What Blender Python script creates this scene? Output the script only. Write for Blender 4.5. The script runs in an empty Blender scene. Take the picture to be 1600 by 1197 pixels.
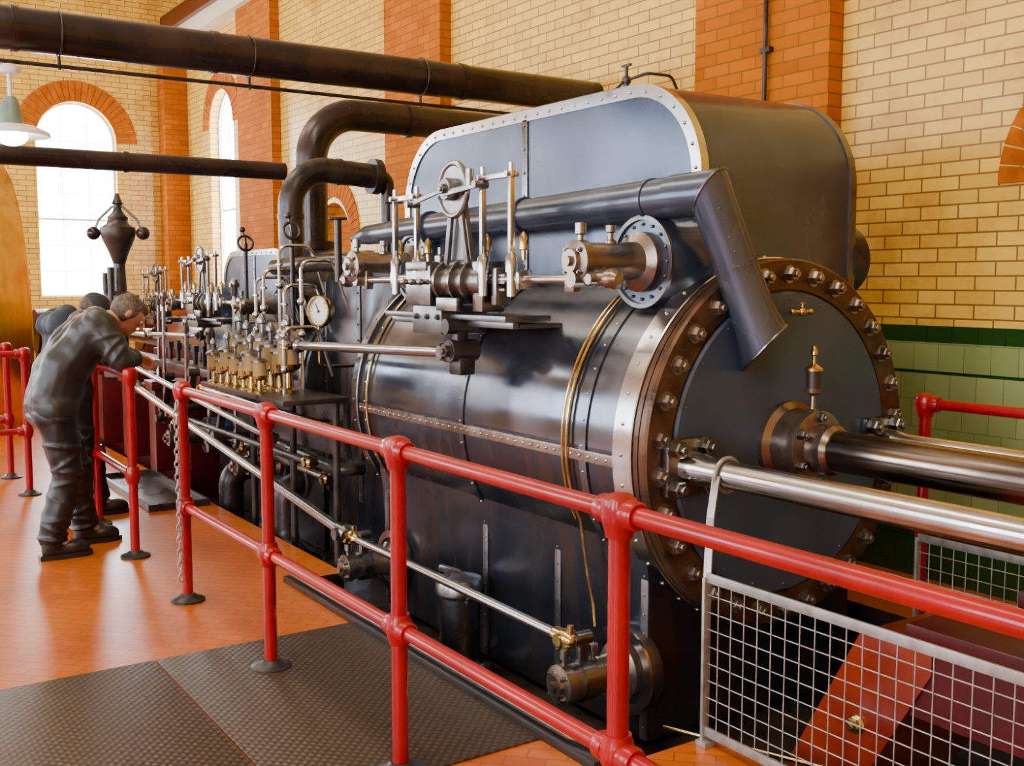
import bpy, bmesh, math, random
from mathutils import Vector as V, Matrix as M
random.seed(4)
pi=math.pi
COL=bpy.context.scene.collection
WL={}   # world locations of objects

# ------------------------------------------------------------------ materials
def nn(nt,t,**k):
    n=nt.nodes.new(t)
    for a,b in k.items(): setattr(n,a,b)
    return n
def base_mat(name):
    m=bpy.data.materials.new(name); m.use_nodes=True
    nt=m.node_tree; b=nt.nodes['Principled BSDF']
    return m,nt,b
def mat(name,c,metal=0.0,rough=0.5,c2=None,scale=6.0,stretch=(1,1,1),rv=0.0,bump=0.0,bscale=30.0,lo=0.4,hi=0.65,coat=0.0,bdist=0.01,spec=.5):
    m,nt,b=base_mat(name)
    b.inputs['Metallic'].default_value=metal
    b.inputs['Roughness'].default_value=rough
    b.inputs['Specular IOR Level'].default_value=spec
    b.inputs['Coat Weight'].default_value=coat
    b.inputs['Coat Roughness'].default_value=0.08
    b.inputs['Base Color'].default_value=(*c,1)
    g=nn(nt,'ShaderNodeNewGeometry')
    mp=nn(nt,'ShaderNodeMapping'); mp.inputs['Scale'].default_value=stretch
    nt.links.new(g.outputs['Position'],mp.inputs['Vector'])
    no=nn(nt,'ShaderNodeTexNoise'); no.inputs['Scale'].default_value=scale; no.inputs['Detail'].default_value=5
    nt.links.new(mp.outputs[0],no.inputs['Vector'])
    if c2:
        r=nn(nt,'ShaderNodeValToRGB'); r.color_ramp.elements[0].position=lo; r.color_ramp.elements[1].position=hi
        r.color_ramp.elements[0].color=(*c,1); r.color_ramp.elements[1].color=(*c2,1)
        nt.links.new(no.outputs['Fac'],r.inputs['Fac']); nt.links.new(r.outputs['Color'],b.inputs['Base Color'])
    if rv:
        mr=nn(nt,'ShaderNodeMapRange'); mr.inputs['From Min'].default_value=.3; mr.inputs['From Max'].default_value=.7
        mr.inputs['To Min'].default_value=max(.03,rough-rv); mr.inputs['To Max'].default_value=rough+rv
        nt.links.new(no.outputs['Fac'],mr.inputs['Value']); nt.links.new(mr.outputs[0],b.inputs['Roughness'])
    if bump:
        n2=nn(nt,'ShaderNodeTexNoise'); n2.inputs['Scale'].default_value=bscale; n2.inputs['Detail'].default_value=3
        nt.links.new(g.outputs['Position'],n2.inputs['Vector'])
        bp=nn(nt,'ShaderNodeBump'); bp.inputs['Strength'].default_value=bump; bp.inputs['Distance'].default_value=bdist
        nt.links.new(n2.outputs['Fac'],bp.inputs['Height']); nt.links.new(bp.outputs[0],b.inputs['Normal'])
    return m
def brick_mat(name,c1,c2,mort,bw=.225,rh=.075,ms=.005,off=.5,rough=.5,dirt=(.45,.3,.15),dl=.55,dh=.8,floor=False,bump=.5,spec=.5):
    m,nt,b=base_mat(name)
    b.inputs['Specular IOR Level'].default_value=spec
    g=nn(nt,'ShaderNodeNewGeometry'); s=nn(nt,'ShaderNodeSeparateXYZ'); nt.links.new(g.outputs['Position'],s.inputs[0])
    cb=nn(nt,'ShaderNodeCombineXYZ')
    if floor:
        a=nn(nt,'ShaderNodeMath',operation='ADD'); d=nn(nt,'ShaderNodeMath',operation='SUBTRACT')
        nt.links.new(s.outputs[0],a.inputs[0]); nt.links.new(s.outputs[1],a.inputs[1])
        nt.links.new(s.outputs[0],d.inputs[0]); nt.links.new(s.outputs[1],d.inputs[1])
        nt.links.new(a.outputs[0],cb.inputs[0]); nt.links.new(d.outputs[0],cb.inputs[1])
    else:
        a=nn(nt,'ShaderNodeMath',operation='ADD')
        nt.links.new(s.outputs[0],a.inputs[0]); nt.links.new(s.outputs[1],a.inputs[1])
        nt.links.new(a.outputs[0],cb.inputs[0]); nt.links.new(s.outputs[2],cb.inputs[1])
    br=nn(nt,'ShaderNodeTexBrick'); br.offset=off
    br.inputs['Scale'].default_value=1; br.inputs['Brick Width'].default_value=bw; br.inputs['Row Height'].default_value=rh
    br.inputs['Mortar Size'].default_value=ms; br.inputs['Mortar Smooth'].default_value=.1
    br.inputs['Color1'].default_value=(*c1,1); br.inputs['Color2'].default_value=(*c2,1); br.inputs['Mortar'].default_value=(*mort,1)
    nt.links.new(cb.outputs[0],br.inputs['Vector'])
    no=nn(nt,'ShaderNodeTexNoise'); no.inputs['Scale'].default_value=1.7; no.inputs['Detail'].default_value=7; no.inputs['Roughness'].default_value=.65
    nt.links.new(g.outputs['Position'],no.inputs['Vector'])
    r=nn(nt,'ShaderNodeValToRGB'); r.color_ramp.elements[0].position=dl; r.color_ramp.elements[1].position=dh
    r.color_ramp.elements[0].color=(1,1,1,1); r.color_ramp.elements[1].color=(*dirt,1)
    nt.links.new(no.outputs['Fac'],r.inputs['Fac'])
    mx=nn(nt,'ShaderNodeMix',data_type='RGBA',blend_type='MULTIPLY'); mx.inputs[0].default_value=1
    nt.links.new(br.outputs['Color'],mx.inputs[6]); nt.links.new(r.outputs['Color'],mx.inputs[7])
    nt.links.new(mx.outputs[2],b.inputs['Base Color'])
    b.inputs['Roughness'].default_value=rough
    bp=nn(nt,'ShaderNodeBump',invert=True); bp.inputs['Strength'].default_value=bump; bp.inputs['Distance'].default_value=.006
    nt.links.new(br.outputs['Fac'],bp.inputs['Height']); nt.links.new(bp.outputs[0],b.inputs['Normal'])
    return m
def emis(name,c,s):
    m,nt,b=base_mat(name); b.inputs['Base Color'].default_value=(*c,1)
    b.inputs['Emission Color'].default_value=(*c,1); b.inputs['Emission Strength'].default_value=s
    return m

m_yel=brick_mat('yellow_glazed_brick',(.80,.51,.065),(.66,.39,.04),(.24,.11,.018),rough=.35,dirt=(.60,.40,.18),dl=.5,dh=.76)
m_red=brick_mat('red_brick',(.47,.125,.0),(.35,.085,.0),(.20,.08,.008),rough=.9,dirt=(.6,.45,.35),spec=.15)
m_floor=brick_mat('orange_floor_tile',(.50,.115,.002),(.42,.092,.002),(.26,.055,.004),bw=.2,rh=.1,ms=.004,rough=.3,dirt=(.64,.5,.38),dl=.45,dh=.75,floor=True,bump=.3,spec=.4)
m_cream=mat('cream_paint',(.75,.68,.5),rough=.6,c2=(.65,.56,.38),scale=3)
m_vous=mat('red_voussoir_brick',(.42,.10,.0),rough=.9,c2=(.28,.065,.0),scale=9,spec=.15)
m_pit=mat('oily_black_pit',(.014,.012,.010),rough=.3,c2=(.04,.028,.018),scale=5,rv=.15)
m_kerb=mat('dark_kerb_iron',(.03,.025,.022),metal=.4,rough=.35,rv=.1)
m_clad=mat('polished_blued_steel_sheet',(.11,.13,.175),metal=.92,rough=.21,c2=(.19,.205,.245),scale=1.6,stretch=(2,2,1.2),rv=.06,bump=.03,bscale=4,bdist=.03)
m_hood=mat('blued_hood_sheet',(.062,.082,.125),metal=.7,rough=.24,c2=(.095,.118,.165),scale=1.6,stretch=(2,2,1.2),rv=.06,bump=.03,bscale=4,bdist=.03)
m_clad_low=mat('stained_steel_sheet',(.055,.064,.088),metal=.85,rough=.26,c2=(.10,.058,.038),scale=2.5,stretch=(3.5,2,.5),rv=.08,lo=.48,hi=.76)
m_cover=mat('end_cover_steel',(.052,.075,.122),metal=.4,rough=.36,c2=(.066,.092,.145),scale=3,rv=.05)
m_steel=mat('polished_steel',(.62,.63,.65),metal=1,rough=.2,c2=(.46,.45,.44),scale=7,rv=.05)
m_steel_w=mat('worn_steel',(.26,.265,.275),metal=1,rough=.27,c2=(.17,.165,.16),scale=9,rv=.05)
m_strip=mat('dull_steel_strip',(.17,.175,.185),metal=.9,rough=.32,c2=(.12,.115,.11),scale=9,rv=.05)
m_rod=mat('smooth_rod_steel',(.52,.52,.53),metal=1,rough=.24)
m_rust=mat('rusty_flange_iron',(.06,.030,.018),metal=.6,rough=.34,c2=(.13,.062,.03),scale=9,rv=.12,bump=.15,bscale=60)
m_brown=mat('oily_brown_steel',(.20,.16,.13),metal=.9,rough=.27,c2=(.30,.24,.19),scale=8,rv=.07)
m_brass=mat('polished_brass',(.64,.46,.17),metal=1,rough=.2,c2=(.38,.27,.10),scale=15,rv=.06)
m_redp=mat('gloss_red_paint',(.31,.0,.003),rough=.35,c2=(.24,.0,.003),scale=5,coat=.35,spec=.2)
m_maroon=mat('maroon_paint',(.075,.001,.003),rough=.4,c2=(.05,.002,.003),scale=4,coat=.15,spec=.3)
m_bed_lit=mat('maroon_paint_orange_lit',(.24,.020,.001),rough=.25,c2=(.14,.008,.001),scale=3,coat=.3)  # maroon paint with orange light on the sloping plate put into its colour
m_black=mat('black_iron',(.018,.016,.016),metal=.3,rough=.33,c2=(.05,.035,.03),scale=8,rv=.1)
m_pipe=mat('dark_brown_pipe',(.018,.013,.013),metal=.35,rough=.26,c2=(.042,.024,.019),scale=3,rv=.12)
m_galv=mat('galvanised_steel',(.42,.42,.41),metal=.7,rough=.42,c2=(.30,.28,.26),scale=20)
m_white=mat('white_paint',(.85,.85,.83),rough=.5)
m_shade=mat('pale_green_enamel',(.26,.33,.28),rough=.3,c2=(.14,.21,.17),scale=5)
m_glass=mat('oiler_glass',(.38,.27,.12),rough=.05,metal=.2)
m_gold=mat('golden_rim_metal',(.80,.47,.05),metal=1,rough=.24,c2=(.62,.34,.03),scale=2,stretch=(5,5,.3))
m_face=mat('gauge_dial_white',(.85,.83,.75),rough=.4)
m_drod=mat('oily_dark_rod',(.30,.26,.22),metal=1,rough=.2,c2=(.10,.08,.065),scale=4,stretch=(.6,4,4),rv=.06)
m_win=emis('daylight_pane',(.86,.93,1.0),18)
m_winb=emis('daylight_tall_pane',(.80,.89,1.0),24.0)
m_lamp=emis('lamp_bulb_glow',(1.0,.97,.85),35)

def dado():
    m,nt,b=base_mat('green_glazed_tile')
    g=nn(nt,'ShaderNodeNewGeometry'); s=nn(nt,'ShaderNodeSeparateXYZ'); nt.links.new(g.outputs['Position'],s.inputs[0])
    cb=nn(nt,'ShaderNodeCombineXYZ'); a=nn(nt,'ShaderNodeMath',operation='ADD')
    nt.links.new(s.outputs[0],a.inputs[0]); nt.links.new(s.outputs[1],a.inputs[1]); nt.links.new(a.outputs[0],cb.inputs[0])
    z=nn(nt,'ShaderNodeMath',operation='ADD'); z.inputs[1].default_value=.085; nt.links.new(s.outputs[2],z.inputs[0]); nt.links.new(z.outputs[0],cb.inputs[1])
    br=nn(nt,'ShaderNodeTexBrick'); br.offset=.5
    br.inputs['Scale'].default_value=1; br.inputs['Brick Width'].default_value=.152; br.inputs['Row Height'].default_value=.1525
    br.inputs['Mortar Size'].default_value=.0025
    br.inputs['Color1'].default_value=(1,1,1,1); br.inputs['Color2'].default_value=(.78,.84,.72,1); br.inputs['Mortar'].default_value=(.5,.5,.45,1)
    nt.links.new(cb.outputs[0],br.inputs['Vector'])
    r=nn(nt,'ShaderNodeValToRGB'); r.color_ramp.interpolation='CONSTANT'
    mr=nn(nt,'ShaderNodeMath',operation='DIVIDE'); mr.inputs[1].default_value=1.5
    nt.links.new(s.outputs[2],mr.inputs[0]); nt.links.new(mr.outputs[0],r.inputs['Fac'])
    dk=(.014,.055,.010,1); lt=(.30,.37,.15,1)
    e=r.color_ramp.elements; e[0].position=0; e[0].color=dk; e[1].position=.34/1.5; e[1].color=lt
    for p,c in ((1.12/1.5,dk),(1.137/1.5,lt),(1.29/1.5,dk)):
        x=e.new(p); x.color=c
    mx=nn(nt,'ShaderNodeMix',data_type='RGBA',blend_type='MULTIPLY'); mx.inputs[0].default_value=1
    nt.links.new(r.outputs['Color'],mx.inputs[6]); nt.links.new(br.outputs['Color'],mx.inputs[7]); nt.links.new(mx.outputs[2],b.inputs['Base Color'])
    b.inputs['Roughness'].default_value=.18
    return m
m_dado=dado()
def chequer():
    m,nt,b=base_mat('chequer_plate')
    g=nn(nt,'ShaderNodeNewGeometry')
    hs=[]
    for ang in (pi/4,-pi/4):
        mp=nn(nt,'ShaderNodeMapping'); mp.inputs['Rotation'].default_value=(0,0,ang)
        nt.links.new(g.outputs['Position'],mp.inputs['Vector'])
        w=nn(nt,'ShaderNodeTexWave'); w.inputs['Scale'].default_value=11
        nt.links.new(mp.outputs[0],w.inputs['Vector']); hs.append(w)
    mu=nn(nt,'ShaderNodeMath',operation='MULTIPLY'); nt.links.new(hs[0].outputs['Fac'],mu.inputs[0]); nt.links.new(hs[1].outputs['Fac'],mu.inputs[1])
    r=nn(nt,'ShaderNodeValToRGB'); r.color_ramp.elements[0].position=.25; r.color_ramp.elements[1].position=.7
    r.color_ramp.elements[0].color=(.035,.020,.009,1); r.color_ramp.elements[1].color=(.085,.052,.022,1)
    nt.links.new(mu.outputs[0],r.inputs['Fac']); nt.links.new(r.outputs['Color'],b.inputs['Base Color'])
    bp=nn(nt,'ShaderNodeBump'); bp.inputs['Strength'].default_value=.6; bp.inputs['Distance'].default_value=.004
    nt.links.new(mu.outputs[0],bp.inputs['Height']); nt.links.new(bp.outputs[0],b.inputs['Normal'])
    b.inputs['Roughness'].default_value=.45; b.inputs['Metallic'].default_value=.2
    return m
m_chq=chequer()

# ------------------------------------------------------------------ geometry builder
def frame(ax):
    ax=V(ax).normalized(); t=V((0,0,1)) if abs(ax.z)<.9 else V((1,0,0))
    u=ax.cross(t).normalized(); v=ax.cross(u).normalized(); return u,v,ax
class G:
    def __init__(s): s.v=[]; s.f=[]; s.m=[]
    def add(s,vs,fs,mi=0):
        o=len(s.v); s.v+=[V(x) for x in vs]; s.f+=[tuple(i+o for i in f) for f in fs]; s.m+=[mi]*len(fs); return s
    def lathe(s,o,ax,prof,seg=24,mi=0,closed=False):
        u,v,a=frame(ax); o=V(o); vs=[];fs=[];rows=[]
        for r,d in prof:
            if r<1e-6: rows.append([len(vs)]); vs.append(o+a*d)
            else:
                rows.append(list(range(len(vs),len(vs)+seg)))
                for i in range(seg):
                    t=2*pi*i/seg; vs.append(o+a*d+(u*math.cos(t)+v*math.sin(t))*r)
        n=len(rows)
        for k in range(n if closed else n-1):
            A=rows[k];B=rows[(k+1)%n]
            for i in range(seg):
                j=(i+1)%seg
                if len(A)==1 and len(B)==1: break
                if len(A)==1: fs.append((A[0],B[i],B[j]))
                elif len(B)==1: fs.append((A[i],A[j],B[0]))
                else: fs.append((A[i],A[j],B[j],B[i]))
        return s.add(vs,fs,mi)
    def cyl(s,p0,p1,r0,r1=None,seg=20,mi=0):
        p0=V(p0);p1=V(p1); L=(p1-p0).length; r1=r0 if r1 is None else r1
        return s.lathe(p0,p1-p0,[(0,0),(r0,0),(r1,L),(0,L)],seg,mi)
    def capsule(s,p0,p1,r0,r1,seg=16,mi=0):
        p0=V(p0);p1=V(p1);L=(p1-p0).length
        pr=[(r0*math.sin(pi/2*k/5),-r0*math.cos(pi/2*k/5)) for k in range(6)]+[(r1*math.cos(pi/2*k/5),L+r1*math.sin(pi/2*k/5)) for k in range(6)]
        pr[-1]=(0,pr[-1][1]); return s.lathe(p0,p1-p0,pr,seg,mi)
    def ell(s,c,rad,ax=None,seg=20,mi=0):
        X,Y,Z=ax if ax else (V((1,0,0)),V((0,1,0)),V((0,0,1)))
        c=V(c); vs=[];fs=[]; n=10; rows=[]
        for k in range(n+1):
            ph=pi*k/n
            if k in(0,n): rows.append([len(vs)]); vs.append(c+Z*rad[2]*math.cos(ph))
            else:
                rows.append(list(range(len(vs),len(vs)+seg)))
                for i in range(seg):
                    t=2*pi*i/seg; vs.append(c+X*rad[0]*math.sin(ph)*math.cos(t)+Y*rad[1]*math.sin(ph)*math.sin(t)+Z*rad[2]*math.cos(ph))
        for k in range(n):
            A=rows[k];B=rows[k+1]
            for i in range(seg):
                j=(i+1)%seg
                if len(A)==1: fs.append((A[0],B[i],B[j]))
                elif len(B)==1: fs.append((A[i],A[j],B[0]))
                else: fs.append((A[i],A[j],B[j],B[i]))
        return s.add(vs,fs,mi)
    def sph(s,c,r,mi=0,seg=16): return s.ell(c,(r,r,r),None,seg,mi)
    def box(s,lo,hi,bev=0,mi=0):
        lo=V(lo);hi=V(hi); return s.obox((lo+hi)/2,hi-lo,None,bev,mi)
    def obox(s,c,size,rot=None,bev=0,mi=0):
        bm=bmesh.new(); bmesh.ops.create_cube(bm,size=1)
        for v in bm.verts: v.co=V((v.co.x*size[0],v.co.y*size[1],v.co.z*size[2]))
        if bev: bmesh.ops.bevel(bm,geom=bm.edges[:],offset=bev,segments=2,affect='EDGES',profile=.6)
        bm.verts.index_update(); R=rot if rot else M.Identity(3)
        s.add([V(c)+R@v.co for v in bm.verts],[[v.index for v in f.verts] for f in bm.faces],mi); bm.free(); return s
    def bar(s,p0,p1,w,h,bev=.003,mi=0,up=(0,0,1)):
        p0=V(p0);p1=V(p1);d=(p1-p0);L=d.length;d.normalize(); upv=V(up)
        if abs(d.dot(upv))>.95: upv=V((0,1,0))
        y=upv.cross(d).normalized(); z=d.cross(y)
        R=M((d,y,z)).transposed(); return s.obox((p0+p1)/2,(L,w,h),R,bev,mi)
    def prism(s,poly,vec,mi=0):
        n=len(poly); p=[V(x) for x in poly]; vec=V(vec)
        return s.add(p+[x+vec for x in p],[tuple(range(n)),tuple(range(2*n-1,n-1,-1))]+[(i,(i+1)%n,(i+1)%n+n,i+n) for i in range(n)],mi)
    def sweep(s,pts,r,seg=16,mi=0,cap=True):
        p=[V(x) for x in pts]; n=len(p); rs=r if isinstance(r,(list,tuple)) else [r]*n
        d=(p[1]-p[0]).normalized(); u,v,_=frame(d); vs=[];fs=[]
        pd=d
        for k in range(n):
            if k==0: t=(p[1]-p[0]).normalized()
            elif k==n-1: t=(p[-1]-p[-2]).normalized()
            else: t=((p[k+1]-p[k]).normalized()+(p[k]-p[k-1]).normalized()).normalized()
            q=pd.rotation_difference(t); u=q@u; v=q@v; pd=t
            for i in range(seg):
                a=2*pi*i/seg; vs.append(p[k]+(u*math.cos(a)+v*math.sin(a))*rs[k])
        for k in range(n-1):
            for i in range(seg):
                j=(i+1)%seg; fs.append((k*seg+i,k*seg+j,(k+1)*seg+j,(k+1)*seg+i))
        if cap: fs.append(tuple(range(seg-1,-1,-1))); fs.append(tuple(range((n-1)*seg,n*seg)))
        return s.add(vs,fs,mi)
    def torus(s,c,ax,R,r,seg=32,mi=0,sc=None):
        pr=[(R+r*math.cos(2*pi*k/10),r*math.sin(2*pi*k/10)) for k in range(10)]
        return s.lathe(c,ax,pr,seg,mi,closed=True)
    def nut(s,p,ax,r,h,mi=0,stud=True):
        p=V(p); a=V(ax).normalized()
        s.lathe(p,a,[(0,0),(r*1.25,0),(r*1.25,h*.15),(0,h*.15)],16,mi)
        s.lathe(p,a,[(0,h*.1),(r,h*.1),(r,h*.85),(r*.85,h),(0,h)],6,mi)
        if stud: s.lathe(p,a,[(0,h*.9),(r*.5,h*.9),(r*.5,h*1.3),(r*.4,h*1.4),(0,h*1.4)],12,mi)
        return s
    def done(s,name,mats,parent=None,label=None,category=None,kind=None,group=None,sharp=.6,origin=None):
        if not isinstance(mats,(list,tuple)): mats=[mats]
        lo=V([min(v[i] for v in s.v) for i in range(3)]); hi=V([max(v[i] for v in s.v) for i in range(3)])
        c=(lo+hi)/2
        if parent is None: c.z=lo.z
        if origin is not None: c=V(origin)
        me=bpy.data.meshes.new(name); me.from_pydata([v-c for v in s.v],[],s.f)
        for m in mats: me.materials.append(m)
        me.polygons.foreach_set('material_index',s.m)
        bm=bmesh.new(); bm.from_mesh(me); bmesh.ops.recalc_face_normals(bm,faces=bm.faces[:])
        for f in bm.faces: f.smooth=True
        for e in bm.edges:
            if len(e.link_faces)==2 and e.calc_face_angle(0)>sharp: e.smooth=False
        bm.to_mesh(me); bm.free()
        ob=bpy.data.objects.new(name,me); COL.objects.link(ob); place(ob,c,parent)
        tag(ob,label,category,kind,group); return ob
def tag(ob,label=None,category=None,kind=None,group=None):
    if label: ob['label']=label
    if category: ob['category']=category
    if kind: ob['kind']=kind
    if group: ob['group']=group
def place(ob,c,parent):
    WL[ob.name]=V(c)
    if parent: ob.parent=parent; ob.location=V(c)-WL[parent.name]
    else: ob.location=V(c)
def root(name,label,category,loc,group=None):
    e=bpy.data.objects.new(name,None); e.empty_display_size=.1; COL.objects.link(e); place(e,loc,None); tag(e,label,category,None,group); return e
def clone_part(ob,newloc,parent,rot=None):
    o=ob.copy(); COL.objects.link(o); o.parent=parent; o.location=V(newloc)-WL[parent.name]; WL[o.name]=V(newloc)
    return o
def fillet(pts,rad,n=8):
    p=[V(x) for x in pts]; out=[p[0]]
    for i in range(1,len(p)-1):
        a=(p[i-1]-p[i]); b=(p[i+1]-p[i]); la=a.length; lb=b.length; a.normalize(); b.normalize()
        ang=a.angle(b); 
        if ang>pi-.02: out.append(p[i]); continue
        d=min(rad/math.tan(ang/2),la*.49 if i>1 else la*.98,lb*.49 if i<len(p)-2 else lb*.98); r=d*math.tan(ang/2)
        s=p[i]+a*d; e=p[i]+b*d; c=p[i]+(a+b).normalized()*(r/math.sin(ang/2))
        v0=s-c; v1=e-c; tot=v0.angle(v1); ax=v0.cross(v1).normalized()
        for k in range(n+1): out.append(c+M.Rotation(tot*k/n,3,ax)@v0)
    out.append(p[-1]); return out

# ------------------------------------------------------------------ room
WY=5.1; EX=-16.8; TOP=7.6; NY=-6.0; RX=4.0
PZ=-.25
def wall_slab(name,lo,hi,cuts):
    g=G().box(lo,hi); ob=g.done(name,m_yel,kind='structure')
    for (o,ax,w,zb,zs) in cuts:
        poly=[(-w,zb),(w,zb)]+[(w*math.cos(pi*k/16),zs+w*math.sin(pi*k/16)) for k in range(17)]
        c=G()
        if ax=='x': c.prism([(o+a,lo[1]-.3,z) for a,z in poly],(0,hi[1]-lo[1]+.6,0))
        else: c.prism([(lo[0]-.3,o+a,z) for a,z in poly],(hi[0]-lo[0]+.6,0,0))
        co=c.done('cutter',m_vous)
        md=ob.modifiers.new('b','BOOLEAN'); md.object=co; md.operation='DIFFERENCE'; md.solver='EXACT'
        dg=bpy.context.evaluated_depsgraph_get(); me=bpy.data.meshes.new_from_object(ob.evaluated_get(dg))
        ob.modifiers.clear(); ob.data=me; bpy.data.objects.remove(co)
    for p in ob.data.polygons: p.use_smooth=False
    return ob
AR=.46
wall_slab('wall_right',(EX-.4,WY,-.3),(RX,WY+.4,TOP),[(-2.5,'x',AR,1.5,2.05),(-6.9,'x',AR,1.5,2.05),(-11.25,'x',AR,1.5,2.05),(-14.95,'x',.5,1.5,3.8)])
wall_slab('wall_far',(EX-.4,NY-.4,-.3),(EX,WY,TOP),[(3.56,'y',.56,1.4,3.68)])
G().box((EX-.4,NY-.4,-.3),(RX,NY,TOP)).done('wall_left',m_yel,kind='structure')
G().box((RX,NY-.4,-.3),(RX+.4,WY+.4,TOP)).done('wall_near',m_yel,kind='structure')
G().box((EX-.4,NY-.4,TOP),(RX+.4,WY+.4,TOP+.2)).done('ceiling',m_cream,kind='structure')

g=G()
def quad(x0,x1,y0,y1,z,mi): g.add([(x0,y0,z),(x1,y0,z),(x1,y1,z),(x0,y1,z)],[(0,1,2,3)],mi)
XA,XB,XC,XD=-12.2,-5.4,-2.68,2.2
xs=[EX,XA,XB,XC,XD,RX]; ys=[NY,2.2,2.48,2.66,4.02,4.4,WY]
def pit(x,y):
    if XA<x<XB: return 2.48<y<4.4
    if XB<x<XC: return 2.2<y<4.4
    if XC<x<XD: return 2.66<y<4.02
    return False
for i in range(5):
    for j in range(6):
        cx=(xs[i]+xs[i+1])/2; cy=(ys[j]+ys[j+1])/2; P=pit(cx,cy)
        quad(xs[i],xs[i+1],ys[j],ys[j+1],PZ if P else 0,1 if P else 0)
        if P:
            for (dx,dy,e) in ((-1,0,'x0'),(1,0,'x1'),(0,-1,'y0'),(0,1,'y1')):
                ni,nj=i+dx,j+dy
                if not pit((xs[ni]+xs[ni+1])/2,(ys[nj]+ys[nj+1])/2):
                    if e=='x0': a,b=(xs[i],ys[j]),(xs[i],ys[j+1])
                    if e=='x1': a,b=(xs[i+1],ys[j]),(xs[i+1],ys[j+1])
                    if e=='y0': a,b=(xs[i],ys[j]),(xs[i+1],ys[j])
                    if e=='y1': a,b=(xs[i],ys[j+1]),(xs[i+1],ys[j+1])
                    g.add([(*a,PZ),(*b,PZ),(*b,0),(*a,0)],[(0,1,2,3)],1)
fl=g.done('floor',[m_floor,m_pit],kind='structure')
tn=1
def trim(gg,mats,**k):
    global tn
    o=gg.done('trim_%d'%tn,mats,kind='structure',**k); tn+=1; return o
trim(G().box((EX,WY-.02,0),(RX,WY,1.385)),m_dado)
for x0,x1 in ((-5.29,-4.19),(-9.72,-8.62),(-13.95,-12.75),(-.85,.25)):
    trim(G().box((x0,WY-.12,1.385),(x1,WY,5.15)).box((x0,WY-.13,0),(x1,WY,1.385),mi=1),[m_red,m_dado])
trim(G().box((EX,WY-.35,0),(EX+.35,WY,5.15)),m_red)
trim(G().box((EX,WY-.2,5.15),(RX,WY,5.36)),m_cream)
trim(G().box((EX,WY-.28,5.36),(RX,WY,5.6),.01),m_maroon)
def arch(o,ax,zs,ri,ro,n,pl,sgn):
    g=G()
    for k in range(n):
        a0=pi*k/n+.007; a1=pi*(k+1)/n-.007
        q=[(ri*math.cos(a0),ri*math.sin(a0)),(ro*math.cos(a0),ro*math.sin(a0)),(ro*math.cos((a0+a1)/2),ro*math.sin((a0+a1)/2)),(ro*math.cos(a1),ro*math.sin(a1)),(ri*math.cos(a1),ri*math.sin(a1))]
        if ax=='x': g.prism([(o+u,pl,zs+w) for u,w in q],(0,-sgn,0))
        else: g.prism([(pl,o+u,zs+w) for u,w in q],(sgn,0,0))
    return trim(g,m_vous)
for c in (-2.5,-6.9,-11.25):
    arch(c,'x',2.11,AR,.69,22,WY,.012)
    trim(G().prism([(c+a,WY+.15,z) for a,z in [(-AR,1.5),(AR,1.5)]+[(AR*math.cos(pi*k/16),2.05+AR*math.sin(pi*k/16)) for k in range(17)]],(0,.05,0)),m_red)
arch(-14.95,'x',3.8,.5,.78,22,WY,.015)
arch(3.56,'y',3.68,.56,.86,26,EX,.02)
def window(n,o,ax,w,zb,zs,pl,rows,em):
    g=G(); poly=[(-w,zb),(w,zb)]+[(w*math.cos(pi*k/20),zs+w*math.sin(pi*k/20)) for k in range(21)]
    def T(a,d,z): return (o+a,pl+d,z) if ax=='x' else (pl+d,o+a,z)
    sg=1 if ax=='x' else -1
    g.prism([T(a,.18*sg,z) for a,z in poly],V(T(0,.02*sg,0))-V(T(0,0,0)),1)
    path=[T(a,.15*sg,z) for a,z in poly]; path.append(path[0])
    for i in range(len(path)-1): g.bar(path[i],path[i+1],.05,.05,0)
    top=zs
    for i in range(1,rows+1):
        z=zb+(top-zb)*i/rows; g.bar(T(-w,.175*sg,z),T(w,.175*sg,z),.007,.007 if i!=rows//2 else .03,0)
    for a in (-w/3,w/3): g.bar(T(a,.175*sg,zb),T(a,.175*sg,zs+w*.9),.007,.007,0)
    return g.done('window_%d'%n,[m_white,em],kind='structure')
window(1,3.56,'y',.56,1.4,3.68,EX,6,m_win)
window(2,-14.95,'x',.5,1.5,3.8,WY,6,m_win)
for i,x in enumerate((-15,-12,-9,-5,-1,2.4)):
    g=G().box((x-.75,NY,1.2),(x+.75,NY+.03,4.6),mi=1)
    for a in (-.75,-.25,.25,.75): g.box((x+a-.025,NY+.03,1.2),(x+a+.025,NY+.06,4.6))
    for k in range(7): g.box((x-.75,NY+.03,1.2+k*.56-.02),(x+.75,NY+.06,1.2+k*.56+.02))
    g.done('window_%d'%(3+i),[m_white,m_winb],kind='structure')
for i,y in enumerate((-.6,-3.2)):  # unseen glowing windows added to give highlights on the hood and cylinder
    g=G().box((EX,y-.6,1.4),(EX+.03,y+.6,4.3),mi=1)
    for a in (-.6,-.2,.2,.6): g.box((EX+.03,y+a-.02,1.4),(EX+.06,y+a+.02,4.3))
    for k in range(6): g.box((EX+.03,y-.6,1.4+k*.58-.02),(EX+.06,y+.6,1.4+k*.58+.02))
    g.done('window_%d'%(9+i),[m_white,m_winb],kind='structure')

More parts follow.
